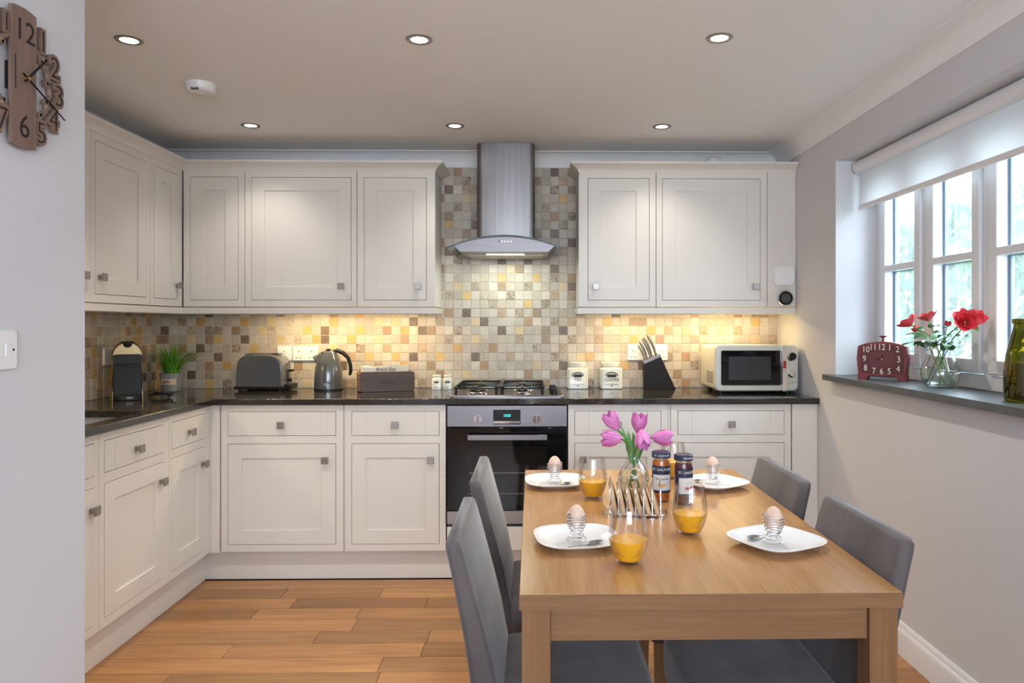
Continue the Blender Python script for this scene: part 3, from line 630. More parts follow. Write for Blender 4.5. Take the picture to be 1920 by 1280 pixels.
for (cx_, cy_) in ((-hw + .04, .05), (hw - .04, .05), (-hw + .04, .27), (hw - .04, .27)): MB().cyl((cx_, cy_, 0), (cx_, cy_, zb_ + .002), .012).build('foot', M_dark, t)
# toaster
TY = PZ(490, 733, ZT).y; a, b = xat(441, TY), xat(530, TY)
t = thing('toaster', 'dark grey two-slice toaster with black base', 'toaster', ((a + b) / 2, TY, ZT)); hw = (b - a) / 2; zt_ = zat(490, 664, TY) - ZT
M_tgrey = mat('grey_gloss_enamel', (.085, .092, .10), .14, coat=.5)
n = 9; prof = []
def tprof(w2, h0, h1):
    out = [(-w2, h0)]
    for i in range(n + 1):
        q = math.pi - math.pi * i / n; out.append((w2 * .98 * (abs(math.cos(q)) ** .55) * (1 if math.cos(q) > 0 else -1), h0 + (h1 - h0) * (.45 + .55 * math.sin(q) ** .6)))
    return out + [(w2, h0)]
MB().loft([[(x, y, z) for x, z in tprof(hw - i, .024, zt_ - i)] for (y, i) in ((0, .010), (.006, .003), (.02, 0), (.14, 0), (.154, .003), (.16, .010))]).build('shell', M_tgrey, t)
for yy in (.05, .105): MB().box(-hw * .72, hw * .72, yy - .012, yy + .012, zt_ - .003, zt_ + .0008).build('slot', M_black, t)
MB().box(-hw - .006, hw + .006, -.004, .164, .010, .026).build('base', M_dark, t, bevel=.003)
MB().box(hw - .004, hw + .036, .02, .14, .010, .034).build('crumb_tray', M_dark, t, bevel=.003)
lv = MB().box(hw, hw + .006, .078, .084, .04, .115).build('lever_track', M_black, t)
MB().loft([[(hw + .006 + x, .081 + y, .108 + z) for (y, z) in rrect(.036, .012, .005, 3)] for x in (0, .024)]).build('lever', M_dark, t)
MB().cyl((hw + .004, .08, .055), (hw + .022, .08, .055), .010).build('browning_knob', M_dark, t)
for (cx_, cy_) in ((-hw + .02, .015), (hw - .02, .015), (-hw + .02, .145), (hw - .02, .145)): MB().cyl((cx_, cy_, 0), (cx_, cy_, .012), .008).build('foot', M_dark, t)
text('maker_name', 'Russell\nHobbs', .0095, M_white, t, (-hw + .036, .0085, .042), ext=.002)
# kettle
KY = PZ(607, 733, ZT).y; c = xat(608.5, KY); ks = lambda py: zat(608, py, KY) - ZT; kr = (xat(635, KY) - xat(581, KY)) / 2
t = thing('kettle', 'dark grey cordless kettle with black curved handle', 'kettle', (c, KY + kr, ZT))
MB().lathe([(0, 0), (kr, 0), (kr, .008), (kr - .002, .009)], (0, 0, 0), 32).build('power_base', M_dark, t)
zt_ = ks(662)
MB().lathe([(kr - .001, .009), (kr, .03), (kr * .985, zt_ * .35), (kr * .92, zt_ * .6), (kr * .80, zt_ * .8), (kr * .64, zt_ * .95), (kr * .58, zt_)], (0, 0, 0), 40, caps=(True, True)).build('body', M_tgrey, t)
ld = MB().lathe([(kr * .58, zt_), (kr * .55, zt_ + .006), (kr * .3, zt_ + .012), (0, zt_ + .013)], (0, 0, 0), 28).build('lid', M_chrome, t)
MB().lathe([(.012, zt_ + .012), (.014, zt_ + .02), (0, zt_ + .022)], (0, 0, 0), 16).build('lid_knob', M_dark, ld)
hx = lambda px: xat(px, KY) - c
MB().tube([(kr * .3, 0, zt_ + .006), (kr * .62, 0, zt_ + .012), (hx(637), 0, ks(663)), (hx(646), 0, ks(672)), (hx(650.5), 0, ks(686)), (hx(651), 0, ks(697)), (hx(649), 0, ks(705))], [.011, .012, .0115, .011, .0105, .010, .008], 10, sq=(1, 1)).build('handle', M_dark, t)
MB().prism([(-kr * .9, zt_ * .72), (-kr * .62, zt_ * .98), (hx(579.5), ks(669.5)), (hx(580), ks(672))], 'y', -.014, .014).build('spout', M_nickel, t, bevel=.003)
text('maker_name', 'Russell\nHobbs', .0095, M_white, t, (.002, -kr * .985, .034), ext=.001, wrap=kr)
# coffee machine
q = PZ(239, 748, ZT); t = thing('coffee_machine', 'gold and black capsule coffee machine in the corner by the sink', 'coffee machine', (q.x, q.y, ZT), math.radians(30))
sc = q.y / F; W2 = 23.5 * sc; hh = (746 - 638) * sc
M_gold = mat('champagne_metal', (.36, .28, .15), .36, .8)
# side shells: an egg-like profile extruded through the depth
def egg(w2, h, n=18): return [(w2 * math.cos(a) * (1.0 if math.sin(a) < 0 else 1), h * .72 + h * .28 * math.sin(a)) for a in [math.pi * i / n for i in range(n + 1)]]
sh = [(W2 * 1.18, 0), (W2 * 1.12, hh * .25), (W2 * .98, hh * .5), (W2 * 1.02, hh * .66)] + [(W2 * 1.12 * math.cos(a), hh * .74 + hh * .26 * math.sin(a)) for a in [math.pi * i / 16 for i in range(1, 16)]] + [(-W2 * 1.02, hh * .66), (-W2 * .98, hh * .5), (-W2 * 1.12, hh * .25), (-W2 * 1.18, 0)]
MB().loft([[(x * k, y, z * kz) for x, z in sh] for (y, k, kz) in ((-.02, .90, .97), (.0, 1, 1), (.08, 1, 1), (.12, .92, .96), (.14, .7, .85))]).build('shell', M_gold, t)
fr = [(W2 * .98, .012), (W2 * 1.04, hh * .3), (W2 * .98, hh * .52), (W2 * .92, hh * .64), (-W2 * .92, hh * .64), (-W2 * .98, hh * .52), (-W2 * 1.04, hh * .3), (-W2 * .98, .012)]
MB().prism(fr, 'y', -.028, .05).build('front_cavity', M_dark, t, bevel=.004)
MB().loft([[(x, y, z) for (x, z) in rrect(W2 * 2.02, hh * .15, .014, 4, 0, hh * .70)] for y in (-.075, -.02)]).build('brew_head', M_dark, t)
MB().loft([[(W2 * .42 * s_ * k, -.03 + yy, hh * .76 + hh * .245 * zz) for s_ in (-1, 1) for yy, zz in (((-.02, 0), (.06, 0), (.06, .9), (.0, .96)) if s_ < 0 else ((.0, .96), (.06, .9), (.06, 0), (-.02, 0)))] for k in (1, .999)]).build('lever_cover', M_dark, t)
MB().cyl((0, -.036, hh * .94), (0, -.026, hh * .965), W2 * .30, None, 20).build('lever_badge', M_chrome, t)
MB().loft([[(x, y, z) for (x, y) in rrect(W2 * 2.0, .10, .03, 5, 0, -.045)] for z in (.0, .024)]).build('drip_tray', M_dark, t, bevel=.003)
text('maker_name', 'KRUPS', .0085, M_white, t, (.006, -.0965, .013), ext=.001)
cb = thing('power_cable', 'loose black power cable coiled beside the plant pot', 'cable', (q.x + .08, q.y + .06, ZT))
pts = [(math.cos(i * .42) * (.05 + .012 * math.sin(i * 1.3)) + .03 + .0009 * i, math.sin(i * .42) * .030 + .01, .004 + .010 * abs(math.sin(i * .37)) + i * .0004) for i in range(46)]
MB().tube(pts, .0032, 6).build('lead', M_dark, cb)
# plant in a zinc pot
q = PZ(316, 733, ZT); sc = q.y / F; t = thing('potted_grass', 'bright green grass plant in a small zinc pot labelled Jardin', 'plant', (q.x, q.y + .03, ZT))
rp_, hp = 20 * sc, 33 * sc
MB().lathe([(rp_ * .80, 0), (rp_ * .82, .003), (rp_, hp - .003), (rp_ * 1.03, hp), (rp_ * .96, hp), (rp_ * .94, hp - .012), (0, hp - .014)], (0, 0, 0), 32).build('pot', mat('zinc', (.52, .54, .55), .4, .45, var=(.42, .44, .46), nscale=30), t)
lb = MB(); aw = .75
lb.loft([[((rp_ * (.93 + .04 * zz) + .0012) * math.sin(a), -(rp_ * (.93 + .04 * zz) + .0012) * math.cos(a), hp * (.36 + .36 * zz)) for a in [-aw + 2 * aw * i / 8 + .1 for i in range(9)]] for zz in (0, 1)], False, False, False)
lbo = lb.build('paper_label', mat('kraft_label', (.62, .50, .36), .8), t)
text('label_text', 'Jardin', .0155, mat('maroon_print', (.12, .02, .02), .7), lbo, (.003, -rp_ * .955 - .0022, hp * .54), ext=.0006, wrap=rp_)
M_grass = mat('grass_blade', (.10, .30, .02), .5, var=(.20, .45, .05), nscale=12)
for i in range(95):
    a = R.random() * 6.283; r0 = R.random() * rp_ * .7; L = hp * (1.35 + R.random() * 1.0); sp = .25 + R.random() * 1.05
    bx, by = r0 * math.cos(a), r0 * math.sin(a); wd = .0028 + R.random() * .0018; vs = []; N = 5
    for j in range(N + 1):
        u = j / N; d = L * sp * (u ** 1.6) * .82; z = hp - .012 + L * (u - .28 * sp * u * u); w_ = wd * (1 - u ** 2.2) + .0003
        cx_, cy_ = bx + d * math.cos(a), by + d * math.sin(a) * .8; vs += [(cx_ - math.sin(a) * w_, cy_ + math.cos(a) * w_, z), (cx_ + math.sin(a) * w_, cy_ - math.cos(a) * w_, z + .0006)]
    MB().add(vs, [(2 * j, 2 * j + 1, 2 * j + 3, 2 * j + 2) for j in range(N)]).build('blade', M_grass, t, smooth=60)
# sockets
def socket(label, pa, pb, Y, gangs, lx=None):
    # pa / pb: pixel corners of the plate on the back wall
    A = PY(*pa, Y); B = PY(*pb, Y); w_, h_ = B.x - A.x, A.z - B.z; t = thing('power_socket', label, 'socket', ((A.x + B.x) / 2, Y, (A.z + B.z) / 2), 0, 'wall sockets over the worktop')
    MB().loft([[(x, y, z) for (x, z) in rrect(w_ - i, h_ - i, .004, 3)] for (y, i) in ((0, 0), (-.006, 0), (-.009, .005))]).build('plate', M_white, t)
    for g in gangs:
        xx = (g - .5) * w_
        MB().box(xx - .006, xx + .006, -.0115, -.009, h_ * .16, h_ * .38).build('switch', M_white, t, bevel=.001)
        for (ax, az, ww, hh_) in ((0, .02, .004, .008), (-.011, -.016, .007, .004), (.011, -.016, .007, .004)): MB().box(xx + ax - ww / 2, xx + ax + ww / 2, -.0094, -.0088, az - h_ * .12 - hh_ / 2, az - h_ * .12 + hh_ / 2).build('pin_hole', M_dark, t)
    return t
YS = YW - .009
socket('white fused switch plate on the tiles behind the toaster', (520.5, 648), (548, 676), YS, [.5])
socket('white double socket on the tiles between toaster and kettle', (549, 648), (597, 676), YS, [.25, .75])
socket('white double socket on the tiles behind the knife block', (1176, 645.5), (1251.5, 675), YS, [.14, .86])
ts = thing('power_socket', 'white socket on the left tiled wall behind the coffee machine', 'socket', (XL + .009, PX(205, 665, XL).y, PX(205, 668, XL).z), math.pi / 2, 'wall sockets over the worktop')
MB().loft([[(x, y, z) for (x, z) in rrect(.146 - i, .086 - i, .004, 3)] for (y, i) in ((0, 0), (-.006, 0), (-.009, .005))]).build('plate', M_white, ts)
for (ax, az, ww, hh_) in ((0, .01, .004, .008), (-.011, -.02, .007, .004), (.011, -.02, .007, .004)): MB().box(.03 + ax - ww / 2, .03 + ax + ww / 2, -.0094, -.0088, az - hh_ / 2, az + hh_ / 2).build('pin_hole', M_dark, ts)
# bread box
BY = PZ(731, 735, ZT).y; a, b = xat(675, BY), xat(787, BY); hb_ = zat(731, 697, BY) - ZT
t = thing('bread_box', 'dark wooden bread box marked Bread with a paper bag inside', 'bread box', ((a + b) / 2 - .02, BY + .03, ZT), math.radians(18)); hw = (b - a) / 2 * .94
M_wal = wood('dark_walnut', (.06, .03, .018), (.13, .07, .045), 0, 1.5, .45)
MB().prism(rrect(2 * hw - .012, hb_, .016, 5, 0, hb_ / 2), 'y', 0, .014).build('front_board', M_wal, t, bevel=.002)
MB().prism(rrect(2 * hw - .012, hb_, .016, 5, 0, hb_ / 2), 'y', .13, .142).build('back_board', M_wal, t, bevel=.002)
M_wal2 = wood('mid_walnut', (.18, .10, .05), (.28, .17, .09), 1, 1.5, .45)
for s_ in (-1, 1): MB().box(s_ * (hw - .006) - .006, s_ * (hw - .006) + .006, .006, .138, .004, hb_ - .008).build('end_board', M_wal2, t, bevel=.002)
MB().box(-hw + .012, hw - .012, .012, .132, .003, .012).build('bottom_board', M_wal, t)
text('lettering', 'Bread', .030, M_print, t, (.004, -.0004, hb_ * .46), ext=.0006, shear=.25)
bgp = thing('bread_bag', 'cream paper bread bag poking out of the wooden box', 'bag', Vector((((a + b) / 2 - .02), BY + .03, ZT + .013)) + Matrix.Rotation(math.radians(18), 3, 'Z') @ Vector((-.002, .072, 0)), math.radians(18))
zb0 = hb_ + .004
MB().loft([[(x, -.045 + .0 * k, zb0 * 0 + .0), (x, .045, 0), (x, .040, zb0 + .006 + .004 * math.sin(k * 2.1)), (x, -.043, zb0 + .006 + .0012 * k + .003 * math.cos(k * 1.7))] for k, x in enumerate([-hw + .022 + (2 * hw - .05) * i / 7 for i in range(8)])]).build('paper', mat('cream_paper', (.78, .73, .62), .8), bgp, smooth=50)
text('lettering', 'Bread Bag', .026, M_print, bgp, (-.004, -.0452, zb0 - .006), rot=(math.radians(89), 0, 0), ext=.0006, shear=.3)
# shakers and canisters
M_cer = mat('cream_ceramic', (.76, .74, .66), .18)
def canister(name, label, cat, px, w_px, py_b, py_t, word, lid=True, group=None):
    y = PZ(px, py_b, ZT).y; sc = y / F; w2 = w_px * sc; hh = (py_b - py_t) * sc
    t = thing(name, label, cat, (xat(px, y), y + w2 / 2, ZT), 0, group); bh = hh * (.80 if lid else .82)
    MB().loft([[(x, yy, z) for (x, yy) in rrect(w2 - i, w2 - i, w2 * .14, 5)] for (z, i) in ((0, w2 * .06), (w2 * .04, 0), (bh * .92, 0), (bh * .98, w2 * .07), (bh, w2 * .25))]).build('body', M_cer, t)
    MB().lathe([(w2 * .36, bh - .001), (w2 * .36, bh + hh * .05), (w2 * .43, bh + hh * .06), (w2 * .44, hh - hh * .03), (w2 * .40, hh), (0, hh)], (0, 0, 0), 28).build('lid', M_cer, t)
    yf = -w2 / 2 - .0003
    if word: text('lettering', word, w2 * .19, M_print, t, (0, yf, bh * .44), ext=.0005)
    text('emblem', '~~~~~', w2 * .2, M_print, t, (0, yf, bh * .24), ext=.0005)
    n = 12; arc = [(w2 * .27 * math.cos(math.pi * i / n), bh * .62 + w2 * .16 * math.sin(math.pi * i / n)) for i in range(n + 1)]
    MB().tube([(x, yf, z) for x, z in arc], w2 * .022, 4).build('emblem', M_print, t)
    MB().prism(rrect(w2 * .42, w2 * .13, w2 * .06, 4, 0, bh * .62), 'y', yf - .0004, yf + .0004).build('emblem', M_print, t)
    MB().prism([(0, bh * .13), (w2 * .07, bh * .18), (-w2 * .07, bh * .18)], 'y', yf - .0004, yf + .0004).build('emblem', M_print, t)
canister('tea_canister', 'square cream ceramic canister marked TEA', 'canister', 1083.5, 39.5, 729.5, 679, 'TEA')
canister('coffee_canister', 'square cream ceramic canister marked COFFEE', 'canister', 1147, 41.5, 729.5, 679, 'COFFEE')
canister('salt_shaker', 'small cream ceramic shaker next to the bread box', 'shaker', 818, 18, 730.5, 703, '', True, 'pair of small cream shakers')
canister('salt_shaker', 'small cream ceramic shaker next to the gas hob', 'shaker', 838.8, 18, 730, 703, '', True, 'pair of small cream shakers')
# knife block
q = PZ(1240, 730, ZT); sc = q.y / F
t = thing('knife_block', 'slanted black knife block with steel top', 'knife block', (q.x, q.y + .01, ZT))
kx = lambda px: (px - 1240) * sc; kz = lambda py: (730 - py) * sc
MB().prism([(kx(1211), 0), (kx(1268), 0), (kx(1240), kz(669)), (kx(1209), kz(682))], 'y', 0, .085).build('body', mat('black_wood', (.011, .010, .011), .5, spec=.2), t, bevel=.002)
nrm = Vector((kx(1240) - kx(1209), 0, kz(669) - kz(682))); tdir = nrm.normalized(); up = Vector((-tdir.z, 0, tdir.x))
MB().prism([(kx(1208.5), kz(682.5)), (kx(1240.5), kz(668.5)), (kx(1238.5), kz(663.5)), (kx(1206.5), kz(677.5))], 'y', -.001, .086).build('steel_top', M_steelh, t, bevel=.001)
kdir = Vector((kx(1240) - kx(1268), 0, kz(669))).normalized()
for i, (f_, yy, L, r_) in enumerate(((.12, .02, .095, .0095), (.32, .06, .105, .010), (.48, .022, .118, .0105), (.64, .062, .118, .0105), (.84, .03, .128, .0115))):
    base_ = Vector((kx(1206.5), 0, kz(677.5))) + nrm * f_; base_.y = yy
    k = thing('kitchen_knife', ('small paring knife with steel handle at the low end of the knife block', 'short steel knife handle, second from the low end of the knife block', 'steel-handled knife in the middle of the knife block', 'long steel knife handle beside the thickest one in the knife block', 'large steel-handled knife at the high end of the knife block')[i], 'knife', Vector((q.x, q.y + .01, ZT)) + base_)
    pts = [kdir * (L * u) + Vector((.010 * math.sin(u * 2.6) - .004 * u, 0, .0)) for u in (0, .15, .35, .6, .85, 1)]
    MB().tube(pts, [r_ * .8, r_ * .75, r_ * .9, r_ * 1.05, r_ * 1.0, r_ * .5], 10, sq=(.7, 1.25)).build('handle', mat('satin_grey_steel', (.20, .195, .19), .38, .6), k)
    MB().obox(-kdir * .03, (.002, .018, .06), Matrix(((kdir.z, 0, kdir.x), (0, 1, 0), (-kdir.x, 0, kdir.z)))).build('blade', M_chrome, k)
# devices on the panel by the window wall
p = PY(1469, 518, YU); t = thing('alarm_unit', 'white rounded square alarm unit on the cream panel', 'alarm', (p.x, YU + .001, p.z))
MB().loft([[(x, y, z) for (x, z) in rrect(.112 - i, .104 - i, .022, 6)] for (y, i) in ((0, 0), (-.016, 0), (-.022, .012))]).build('cover', M_white, t)
MB().lathe([(.014, 0), (.013, .0012), (.0, .0012)], (0, -.022, 0), 20, M=Matrix.Rotation(math.pi / 2, 3, 'X')).build('sensor', M_gloss, t)
p = PY(1471, 559, YU); t = thing('thermostat', 'round black thermostat with steel ring on the cream panel', 'thermostat', (p.x, YU + .001, p.z)); RX = Matrix.Rotation(math.pi / 2, 3, 'X')
MB().lathe([(.043, 0), (.043, .018), (.040, .022), (.036, .022)], (0, 0, 0), 40, M=RX, caps=(True, False)).build('ring', M_chrome, t)
fc = MB().lathe([(.037, .010), (.037, .0225), (.0, .0225)], (0, 0, 0), 40, M=RX).build('rim', M_black, t)
MB().lathe([(.026, .0225), (.026, .0232), (0, .0232)], (0, 0, 0), 32, M=RX).build('screen', mat('grey_screen', (.06, .065, .07), .1), fc)
q = PY(1338, 303, YU + .12); tag(MB().lathe([(.058, 0), (.058, .006), (.055, .05), (.042, .088), (.022, .106), (0, .111)], (0, 0, 0), 28).build('upturned_bowl', M_white, loc=(q.x, YU + .12, ZU1)), 'white rounded bowl upside down on top of the right wall cupboards', 'bowl')
# ================================================================ DINING TABLE AND CHAIRS
ZTB = .735
A = PZ(975, 1115, ZTB); B = PZ(1705, 1115, ZTB); C_ = PZ(984, 880, ZTB)
tx0, ty0, ty1 = (A.x + C_.x) / 2, A.y, PZ(1180, 880, ZTB).y; tx1 = tx0 + .752
t = thing('dining_table', 'oak dining table laid for breakfast', 'table', ((tx0 + tx1) / 2, (ty0 + ty1) / 2, 0)); hw, hl = .376, (ty1 - ty0) / 2
MB().box(-hw, hw, -hl + .001, hl - .001, ZTB - .030, ZTB).build('table_top', M_table, t, bevel=.0015)
MB().box(-hw, hw, -hl - .0008, -hl + .001, ZTB - .030, ZTB - .0006).build('edge_band', M_tablex, t)
for sx_ in (-1, 1):
    for sy_ in (-1, 1):
        MB().box(sx_ * (hw - .033) - .028, sx_ * (hw - .033) + .028, sy_ * (hl - .038) - .028, sy_ * (hl - .038) + .028, 0, ZTB - .0302).build('leg', M_tablez, t, bevel=.001)
for sy_ in (-1, 1): MB().box(-hw + .062, hw - .062, sy_ * (hl - .030) - .010, sy_ * (hl - .030) + .010, ZTB - .098, ZTB - .0302).build('apron', M_tablex, t)
for sx_ in (-1, 1): MB().box(sx_ * (hw - .025) - .010, sx_ * (hw - .025) + .010, -hl + .067, hl - .067, ZTB - .098, ZTB - .0302).build('apron', M_tablez, t)
def chair(label, x, y, rz):
    t = thing('dining_chair', label, 'chair', (x, y, 0), rz, 'grey upholstered dining chairs')
    def ring(z, xr, xf, hwid, r=.012):
        c = (xr + xf) / 2; return [(a, b, z) for (a, b) in rrect(xf - xr, 2 * hwid, min(r, (xf - xr) * .48), 4, c, 0)]
    prof = [(.36, -.212, -.140, .196), (.41, -.217, -.152, .200), (.47, -.222, -.165, .203), (.55, -.232, -.180, .205), (.62, -.243, -.197, .206), (.69, -.256, -.216, .207), (.75, -.268, -.232, .207), (.79, -.277, -.243, .206), (.806, -.280, -.248, .203), (.812, -.278, -.253, .197)]
    MB().loft([ring(*p) for p in prof]).build('backrest', M_velvet, t, smooth=60)
    MB().tube([(-.2525 - .0275, .207 * s_ * .998, .806) if False else (p[1] + .004, .0, p[0]) for s_ in (1,) for p in prof[:2]], .0005, 4) if False else None
    for s_ in (-1, 1): MB().tube([((p[1] * .85 + p[2] * .15), s_ * (p[3] - .0005), p[0]) for p in prof[1:-1]], .0022, 5).build('piping', M_velvet, t)
    rs = []
    for (z, g) in ((.352, .012), (.356, 0), (.44, 0), (.457, .006), (.465, .022), (.470, .07)): rs.append([(a, b, z) for (a, b) in rrect(.345 - 2 * g, .406 - 2 * g, .022, 5, .003, 0)])
    MB().loft(rs).build('seat', M_velvet, t, smooth=60)
    for (lx, ly) in ((.145, .175), (.145, -.175), (-.165, .175), (-.165, -.175)):
        dx = -.03 if lx < 0 else 0
        MB().loft([[(lx + dx + a, ly + b, 0) for a, b in ((-.014, -.014), (.014, -.014), (.014, .014), (-.014, .014))], [(lx + a, ly + b, .354) for a, b in ((-.02, -.02), (.02, -.02), (.02, .02), (-.02, .02))]]).build('leg', mat('chair_leg_oak', (.30, .17, .08), .4), t)
    return t
chair('grey velvet dining chair, table side facing the left kitchen units, near end of table', .10, 1.70, 0)
chair('grey velvet dining chair, table side facing the left kitchen units, far end by the oven', .10, 2.285, 0)
chair('grey velvet dining chair, table side by the window wall, near end of table', .516, 1.70, math.pi)
chair('grey velvet dining chair, table side by the window wall, far end by the base cupboards', .516, 2.26, math.pi)
# ================================================================ BREAKFAST THINGS
def sup(hs, z, e=3.2, n=40):
    out = []
    for i in range(n):
        a = 2 * math.pi * i / n; c, s_ = math.cos(a), math.sin(a); out.append((hs * math.copysign(abs(c) ** (2 / e), c), hs * math.copysign(abs(s_) ** (2 / e), s_), z))
    return out
plate_me = MB().loft([sup(h_, z) for h_, z in ((.052, 0), (.056, 0), (.06, .003), (.085, .011), (.099, .0175), (.1005, .0195), (.099, .0200), (.086, .0150), (.066, .0085), (.055, .0068), (.01, .0062))]).mesh('plate', M_china, 50)
egg_me = MB().lathe([(.0, -.0275), (.008, -.0262), (.015, -.021), (.0195, -.012), (.0212, -.002), (.0203, .008), (.0172, .017), (.012, .024), (.006, .0285), (0, .0298)], (0, 0, 0), 24, caps=(False, False)).mesh('egg', mat('eggshell', (.72, .52, .40), .45, sss=.1, var=(.76, .57, .45), nscale=60), 60)
pts = []
for i in range(220):
    a = i / 219; turns = 9.5; th = a * turns * 2 * math.pi
    z = .0015 + .066 * a; r_ = (.026 - .014 * min(1, a / .32)) if a < .32 else (.012 + .0125 * min(1, (a - .32) / .38) ** .7)
    pts.append((r_ * math.cos(th), r_ * math.sin(th), z))
coil_me = MB().tube(pts, .0011, 5).mesh('egg_cup', M_chrome, 60)
hp_ = [(-.005, 0, .0012), (.02, 0, .0025), (.05, 0, .0045), (.085, 0, .0035)]
sp = MB().tube(hp_, [.0022, .0018, .002, .0035], 8, sq=(.55, 1.2))
sp.loft([[(-.02 + .0195 * math.cos(p_) * k, .0125 * math.sin(p_) * k, zz) for p_ in [2 * math.pi * j / 20 for j in range(20)]] for k, zz in ((.05, .0005), (.6, .0014), (.95, .0042), (1, .0052), (.93, .0050), (.55, .0024), (.05, .0014))])
spoon_me = sp.mesh('teaspoon', mat('polished_steel', (.5, .5, .5), .12, 1), 60)
def put(name, me, label, cat, loc, rz=0, group=None, rx=0):
    o = bpy.data.objects.new(name, me); COL.objects.link(o); o.location = loc; o.rotation_euler = (rx, 0, rz); return tag(o, label, cat, group)
SET = [('in the place next to the juice glass nearest the table edge', (1081, 1013), (1081, 1014), 8, ((1032, 1026), (1102, 1016))), ('in the place by the window-side near chair', (1455, 1017), (1450, 1018), 28, ((1482, 991), (1424, 1008))),
       ('in the place nearest the oven', (1042, 905.5), (1040, 904.5), 4, ((1004, 908), (1052, 906))), ('in the place by the jam jars', (1338, 908), (1336, 906), 32, ((1362, 892), (1316, 902)))]
for (wh, pp, ec, ang, sp_) in SET:
    p = PZ(*pp, ZTB + .006); put('plate', plate_me, 'white rounded square plate ' + wh, 'plate', (p.x, p.y, ZTB), math.radians(ang), 'white breakfast plates')
    e = PZ(*ec, ZTB + .007); put('egg_cup', coil_me, 'coiled wire egg cup ' + wh, 'egg cup', (e.x, e.y, ZTB + .0068), R.random() * 6, 'wire egg cups')
    put('boiled_egg', egg_me, 'boiled egg ' + wh, 'egg', (e.x, e.y, ZTB + .0068 + .058), 0, 'boiled eggs')
    a_ = PZ(*sp_[0], ZTB + .012); b_ = PZ(*sp_[1], ZTB + .008); d = a_ - b_
    b_ = b_ + (Vector((0, -.026, 0)) if abs(b_.x - e.x) < .05 and b_.y > e.y - .02 and d.y <= 0.01 else Vector((0, 0, 0)))
    put('teaspoon', spoon_me, 'steel teaspoon ' + wh, 'spoon', (b_.x, b_.y, ZTB + .0088), math.atan2(d.y, d.x), 'teaspoons')
M_juice = mat('orange_juice', (.95, .47, .015), .25, sss=.15)
def tumbler(label, px, py, k=1.0, fill=.052):
    p = PZ(px, py, ZTB); t = thing('juice_glass', label, 'glass', (p.x, p.y + .022, ZTB), 0, 'tumblers of orange juice')
    o_ = [(0, 0), (.022, 0), (.027, .003), (.036, .022), (.0425, .042), (.0445, .055), (.0435, .072), (.0395, .098), (.0360, .121)]; i_ = [(r - .0013, z + .001) for r, z in o_[::-1]]; i_[0] = (.0350, .121); i_[-1] = (0, .007); i_[-2] = (.021, .007); i_[-3] = (.0255, .009)
    MB().lathe([(r * k, z * k) for r, z in o_ + i_], (0, 0, 0), 40, caps=(False, False)).build('tumbler', M_glass, t, smooth=50)
    def rad(z):
        for (r0, z0), (r1, z1) in zip(o_[1:], o_[2:]):
            if z0 <= z <= z1: return r0 + (r1 - r0) * (z - z0) / (z1 - z0)
        return .02
    zs = [.0085, .012, .02, .03, .04, fill]; MB().lathe([(0, .0085)] + [((rad(z) - .0022) * k, z * k) for z in zs] + [(0, fill * k)], (0, 0, 0), 36, caps=(False, False)).build('orange_juice', M_juice, t, smooth=40)
tumbler('tumbler of orange juice nearest the long free edge of the table', 1181, 1060)
tumbler('tumbler of orange juice in the middle of the table beside the red jam jar', 1297, 1004)
tumbler('tumbler of orange juice beside the plate nearest the oven', 1112.5, 936)
tumbler('tumbler of orange juice hidden behind the two jam jars', 1265, 898, 1.0, .058)
# toast rack
p = PZ(1192, 963, ZTB); t = thing('toast_rack', 'steel wire toast rack holding toast', 'toast rack', (p.x, p.y + .01, ZTB), math.radians(-8))
xs = [-.069 + i * .023 for i in range(7)]
for i, xx in enumerate(xs):
    arc = [(xx, -.036, .004)] + [(xx, -.036 + .0 + .036 * (1 - math.cos(a)), .062 + .036 * math.sin(a)) for a in [math.pi * j / 10 for j in range(11)]] + [(xx, .036, .004)]
    MB().tube(arc, .0016, 6).build('arch', M_chrome, t)
MB().tube([(a, b, .005) for a, b in rrect(.17, .074, .012, 4)], .0018, 6, closed=True).build('base_frame', M_chrome, t)
MB().tube([(0, .0, .098)] + [(.012 * math.sin(a), 0, .112 - .012 * math.cos(a)) for a in [2 * math.pi * j / 12 for j in range(13)]], .0016, 6).build('handle_ring', M_chrome, t)
for s1 in (-1, 1):
    for s2 in (-1, 1): MB().lathe([(0, -.004), (.004, -.003), (.004, .001), (0, .002)], (s1 * .072, s2 * .034, .004), 10, caps=(False, False)).build('foot', M_chrome, t)
M_toast = mat('toast_crumb', (.42, .23, .10), .9, var=(.26, .11, .04), nscale=35, bump=.5); M_crust = mat('toast_crust', (.60, .44, .29), .85, var=(.42, .25, .12), nscale=25)
rot8 = Matrix.Rotation(math.radians(-8), 3, 'Z')
for i in range(6):
    xx = (xs[i] + xs[i + 1]) / 2; lean = -math.radians(12 + i * 1.3); loc = Vector((p.x, p.y + .01, ZTB)) + rot8 @ Vector((xx + .005, -.002, .0078))
    s_ = thing('toast_slice', 'triangular slice of toast, %s in the wire rack counting from the left-chair side' % ('first', 'second', 'third', 'fourth', 'fifth', 'sixth')[i], 'toast', loc, math.radians(-8), 'toast slices in the rack')
    tri = [(-.062, 0), (.058, 0), (.062, .004), (.004, .082), (-.004, .082), (-.062, .006)]
    M_ = Matrix.Rotation(lean, 3, 'Y')
    def pr(sc_, x0_, x1_): return [[M_ @ Vector((x_, q_[0] * sc_, .001 + (q_[1] - .03) * sc_ + .03)) for q_ in tri] for x_ in (x0_, x1_)]
    MB().loft(pr(1, -.0055, .0055)).build('crust', M_crust, s_, bevel=.003); MB().loft(pr(.93, -.0059, .0059)).build('crumb', M_toast, s_)
